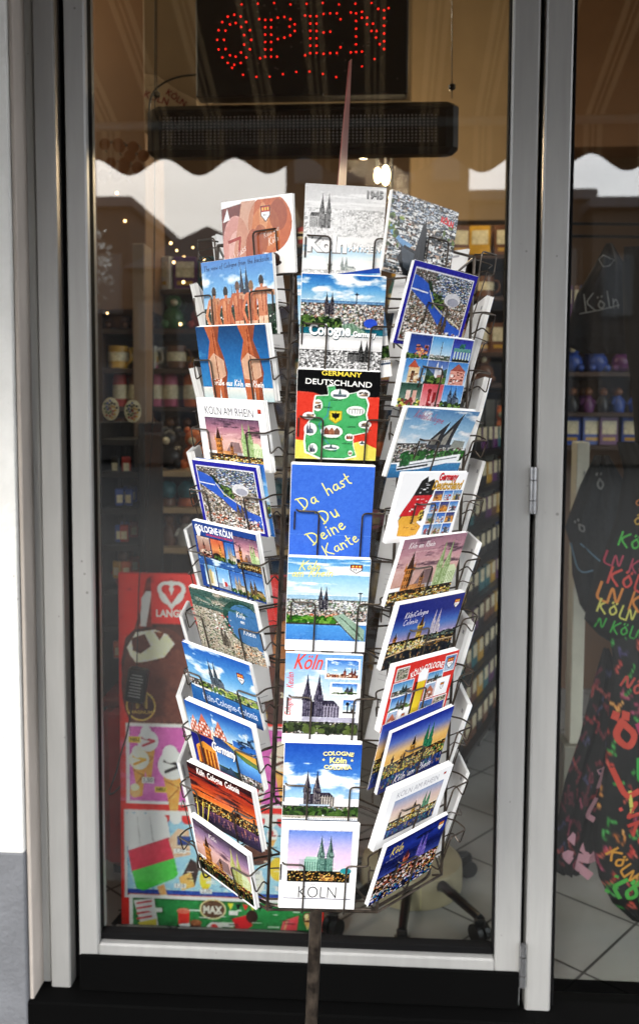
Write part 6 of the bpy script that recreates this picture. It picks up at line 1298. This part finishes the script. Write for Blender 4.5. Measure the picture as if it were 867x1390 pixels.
# ---- side window: pale post, clothes rail, printed bags
post = empty('pale_post', on_floor(788, 1120, FL), 'pale white pillar with faint upright lettering behind the side window', 'pillar')
W0(px_box('shaft', 772, 600, 800, 1010, 3.0, .08, mat('pale_post_paint', '#cac8ba', rough=.6, var=.06)), post); 
a, b_ = at(772, 1010, 3.0), at(800, 1010, 3.0); W0(bpart('base', (a.x - .02, 2.98, FL), (b_.x + .02, 3.1, a.z - .002), mat('pale_base', '#8c8a7e', rough=.6)), post)
vv, ff, w0, h0 = text_tris('POSTKARTEN', .0, 0); p = at(791, 690, 2.998); k = 120 * 3 / F / w0; mb = MB(); mb.add([(p.x - b * k, 2.998, p.z + a * k) for a, b in vv], ff)
W0(px_box('grey_print_strip', 789, 640, 792, 820, 2.999, .0006, mat('grey_print', '#8c8c8c')), post)
rl = empty('clothes_rail', (X(860, 2.9), 2.9, FL), 'black double clothes rail behind the side window', 'clothes rail')
for y in (303, 320): mb = MB(); mb.tube([at(740, y, 2.9), at(1000, y + 3, 2.9)], .005, 8); W0(mb.build('rail', black_m, smooth=True), rl)
for x in (995,): mb = MB(); mb.tube([at(x, 300, 2.9), Vector((at(x, 300, 2.9).x, 2.9, FL))], .012, 8); W0(mb.build('post', black_m), rl)
cloth_m = mat('printed_black_cloth', attr=True, rough=.85, bump=.5, bscale=14)
def cloth(name, edges, Y, th, lab, cat, bg='#15151a', paint=None, texts=(), folds=.012, grp=None, nu=60, nv=110):
    """hanging cloth article: edges = rows (y, left x, right x) in photo pixels at depth Y; closed body with folds"""
    ys = [e[0] for e in edges]; y0, y1 = ys[0], ys[-1]; xl = np.interp; xmin, xmax = min(e[1] for e in edges), max(e[2] for e in edges)
    art = Art(nu * 2, nv * 2, bg, 5); 
    if paint: paint(art, lambda x, y: ((x - xmin) / (xmax - xmin), (y - y0) / (y1 - y0)))
    g = art.grid()
    def S(px, py, side=-1, lift=0):
        L_, R_ = np.interp(py, ys, [e[1] for e in edges]), np.interp(py, ys, [e[2] for e in edges]); u = min(max((px - L_) / max(R_ - L_, .01), 0), 1); v = (py - y0) / (y1 - y0)
        prof = math.sqrt(max(0, 1 - (2 * u - 1) ** 2)) * th * min(1, 3 * v + .2) * min(1, (1 - v) * 6 + .15)
        fold = folds * (math.sin(u * 17 + v * 3) * .5 + math.sin(u * 31 - v * 5) * .25 + .3 * math.sin(v * 14 + u * 6)) * min(1, 4 * u * (1 - u))
        p = at(px, py, Y); return Vector((p.x, Y + side * prof + fold - lift, p.z))
    mb = MB(); V = []; C_ = []
    for side in (-1, 1):
        for j in range(nv + 1):
            py = y0 + (y1 - y0) * j / nv; L_, R_ = np.interp(py, ys, [e[1] for e in edges]), np.interp(py, ys, [e[2] for e in edges])
            for i in range(nu + 1):
                px = L_ + (R_ - L_) * i / nu; V.append(S(px, py, side)); gx = min(int((px - xmin) / (xmax - xmin) * (nu * 2 - 1)), nu * 2 - 1); gy = min(int((py - y0) / (y1 - y0) * (nv * 2 - 1)), nv * 2 - 1); C_.append(tuple(g[gy, gx]))
    w = nu + 1; o2 = w * (nv + 1); fs = []
    for j in range(nv):
        for i in range(nu): a = j * w + i; fs += [(a, a + w, a + w + 1, a + 1), (o2 + a, o2 + a + 1, o2 + a + w + 1, o2 + a + w)]
    mb.add(V, fs, cloth_m, C_)
    root = empty(name, S((edges[-1][1] + edges[-1][2]) / 2, y1), lab, cat, grp); W0(mb.build('fabric', smooth=True, color=True), root)
    for (t, x, y, wd, c, rot, hwv) in texts:
        vv, ff, w0, h0 = hw_tris(t, hwv, 0) if hwv else text_tris(t, .03, 0); k = wd / w0; cr, sr = math.cos(rot), math.sin(rot); mb = MB()
        mb.add([S(x + (a * cr - b * sr) * k, y - (a * sr + b * cr) * k, -1, .0035) for a, b in vv], ff); W0(mb.build('lettering', mat('ink_' + c.strip('#'), c, rough=.6)), root)
    return root
cloth('hanging_scarf', [(330, 822, 830), (360, 806, 848), (400, 782, 856), (450, 768, 858), (468, 766, 858), (480, 790, 850)], 2.75, .03, 'grey-black kerchief lettered Köln hanging from the clothes rail', 'scarf', '#2c2c32', texts=(('Köln', 812, 410, 46, '#a8a8a8', .12, .07),))
def line_on(root, pts, r, c, Y):
    mb = MB(); mb.tube([at(x, y, Y) for x, y in pts], r, 6); W0(mb.build('stitching', mat('ink_' + c.strip('#'), c)), root)
o = D.objects['hanging_scarf']; line_on(o, [(786, 426), (812, 421), (840, 414)], .0016, '#a8a8a8', 2.7); line_on(o, [(812, 352), (818, 346), (826, 350), (833, 353), (826, 361), (818, 362), (812, 352)], .0012, '#a8a8a8', 2.71)
cloth('black_jacket', [(335, 846, 900), (380, 844, 930), (470, 848, 960), (520, 856, 960), (610, 862, 960), (650, 868, 960)], 2.6, .06, 'plain black jacket hanging at the edge of the side window', 'jacket', '#0e0e12')
KT = [('KÖLN', 861, 735, 52, '#3fae3a', -.28, .13), ('LN KÖLN', 856, 765, 80, '#a82c4c', -.28, .13), ('KÖLN', 851, 785, 62, '#c83c34', -.28, .13), ('LN KÖLN', 860, 813, 110, '#cc7c2c', -.28, .13), ('KÖLN KÖLN', 860, 832, 110, '#c8c45c', -.28, .13), ('N KÖLN KÖLN', 862, 856, 118, '#2f9c34', -.28, .13), ('CÖLN', 868, 682, 24, '#c8742c', -.3, .14), ('ÖLN', 868, 706, 28, '#c8a03c', -.3, .13)]
def strokes_soft(art, q):
    rs = random.Random(5)
cloth('tote_bag', [(600, 836, 900), (640, 846, 930), (700, 836, 960), (740, 822, 960), (800, 800, 960), (840, 792, 960), (862, 812, 960), (885, 850, 960), (900, 880, 940)], 2.45, .05, 'black tote bag covered in coloured rows of KÖLN behind the side window', 'bag', '#08080a', texts=KT, nu=70)
cloth('hanging_scarf', [(618, 806, 826), (660, 786, 850), (715, 766, 850), (740, 774, 850), (780, 776, 846), (820, 786, 836), (842, 800, 822)], 2.7, .03, 'plain dark grey kerchief with ö sketches left of the KÖLN tote bag', 'scarf', '#34363a', texts=(('ö', 811, 652, 11, '#7c7c7c', .1, .1), ('ö', 784, 712, 9, '#7c7c7c', .6, .1), ('L', 808, 745, 22, '#5c7c94', .9, .05), ('L', 786, 755, 20, '#5c7c94', .3, .05)))
def graf(cols, n, sz, seed):
    def f(art, q):
        rs = random.Random(seed)
        for _ in range(n):
            x, y = rs.random(), rs.random(); c = rs.choice(cols); pts = [(x, y)]
            for k in range(rs.randint(2, 4)): x += rs.uniform(-1, 1) * sz; y += rs.uniform(-1, 1) * sz * .45; pts.append((x, y))
            art.line(pts, sz * .28, c)
    return f
cloth('hanging_scarf', [(880, 818, 826), (920, 806, 842), (1000, 786, 842), (1060, 766, 832), (1110, 756, 822), (1160, 750, 806), (1182, 752, 796), (1188, 762, 786)], 2.5, .02, 'long black kerchief with dim red and pink brush letters, hanging lowest on the left', 'scarf', '#141216', graf(['#6c2430', '#8c2c34', '#5c2030', '#7c3048', '#3c3c5c', '#8c3c3c'], 110, .1, 4), texts=(('1', 810, 1050, 14, '#c894a4', -.3, .3), ('L', 803, 1095, 18, '#c894a4', -.5, .3), ('N', 786, 1160, 40, '#c894a4', .9, .25)))
cloth('apron', [(862, 826, 940), (900, 832, 950), (960, 826, 950), (1040, 820, 950), (1100, 808, 950), (1150, 804, 950), (1190, 812, 950), (1225, 830, 940), (1250, 858, 930)], 2.42, .04, 'black apron with red, orange and green graffiti lettering behind the side window', 'apron', '#0a090c', graf(['#a8342c', '#c83c30', '#b04030', '#3c3460', '#c87830', '#2f8c38', '#8c2c4c'], 150, .06, 9), texts=(('NÖ', 854, 925, 26, '#a8342c', -.5, .16), ('Ö', 842, 985, 30, '#c04030', .2, .2), ('L', 843, 1055, 24, '#c03c2c', .5, .2), ('NKÖ', 862, 1110, 62, '#b8382c', -1.1, .17), ('KÖLN', 840, 1165, 50, '#c88c2c', -.9, .16), ('KÖLN', 862, 1205, 80, '#3fa03a', -.3, .2), ('L', 869, 1040, 22, '#2fa040', .1, .35), ('V', 866, 985, 20, '#a82c5c', .1, .3), ('!', 850, 1080, 5, '#c8c45c', .1, .2)))

# ------------------------------------------------------------------ light
w = D.worlds.new('World'); scene.world = w; w.use_nodes = True; nt = w.node_tree; N = nt.nodes; L = nt.links; bg = N['Background']
SUN_EL, SUN_AZ = R(27), R(198)        # azimuth clockwise from +y (north): the sun stands behind the photographer, a little to the left
sky = N.new('ShaderNodeTexSky'); sky.sky_type = 'NISHITA'; sky.sun_disc = False; sky.sun_elevation = SUN_EL; sky.sun_rotation = SUN_AZ; sky.air_density = 1.4; sky.dust_density = 3
tc = N.new('ShaderNodeTexCoord'); nz = N.new('ShaderNodeTexNoise'); nz.inputs['Scale'].default_value = 2.2; nz.inputs['Detail'].default_value = 5; mpn = N.new('ShaderNodeMapping'); mpn.inputs['Scale'].default_value = (1, 1, 2.5)
L.new(tc.outputs['Generated'], mpn.inputs[0]); L.new(mpn.outputs[0], nz.inputs['Vector'])
rp = N.new('ShaderNodeValToRGB'); rp.color_ramp.elements[0].position = .3; rp.color_ramp.elements[0].color = (5.6, 5.9, 6.6, 1); rp.color_ramp.elements[1].position = .72; rp.color_ramp.elements[1].color = (12.5, 12.5, 12.6, 1); L.new(nz.outputs['Fac'], rp.inputs['Fac'])
mx = N.new('ShaderNodeMix'); mx.data_type = 'RGBA'; mx.clamp_factor = True; mx.inputs[0].default_value = .88; L.new(sky.outputs['Color'], mx.inputs[6]); L.new(rp.outputs['Color'], mx.inputs[7]); L.new(mx.outputs[2], bg.inputs['Color']); bg.inputs['Strength'].default_value = .118
sl = D.lights.new('sun', 'SUN'); sl.energy = .75; sl.angle = R(16); sl.color = (1, .96, .9); so = D.objects.new('sun', sl); COL.objects.link(so)
sd = Vector((math.sin(SUN_AZ) * math.cos(SUN_EL), math.cos(SUN_AZ) * math.cos(SUN_EL), math.sin(SUN_EL))); so.rotation_euler = sd.to_track_quat('Z', 'Y').to_euler(); so.location = (0, -5, 8)
vs_ = scene.view_settings; vs_.view_transform = 'Standard'; vs_.look = 'None'; vs_.exposure = EXPO; vs_.gamma = 1; vs_.use_curve_mapping = False
scene.render.engine = 'CYCLES'; cy = scene.cycles; cy.use_denoising = True; cy.max_bounces = 8; cy.transparent_max_bounces = 12; cy.sample_clamp_indirect = 6
bpy.context.view_layer.update()
for o in list(D.objects):
    if o.users_collection == (): D.objects.remove(o)
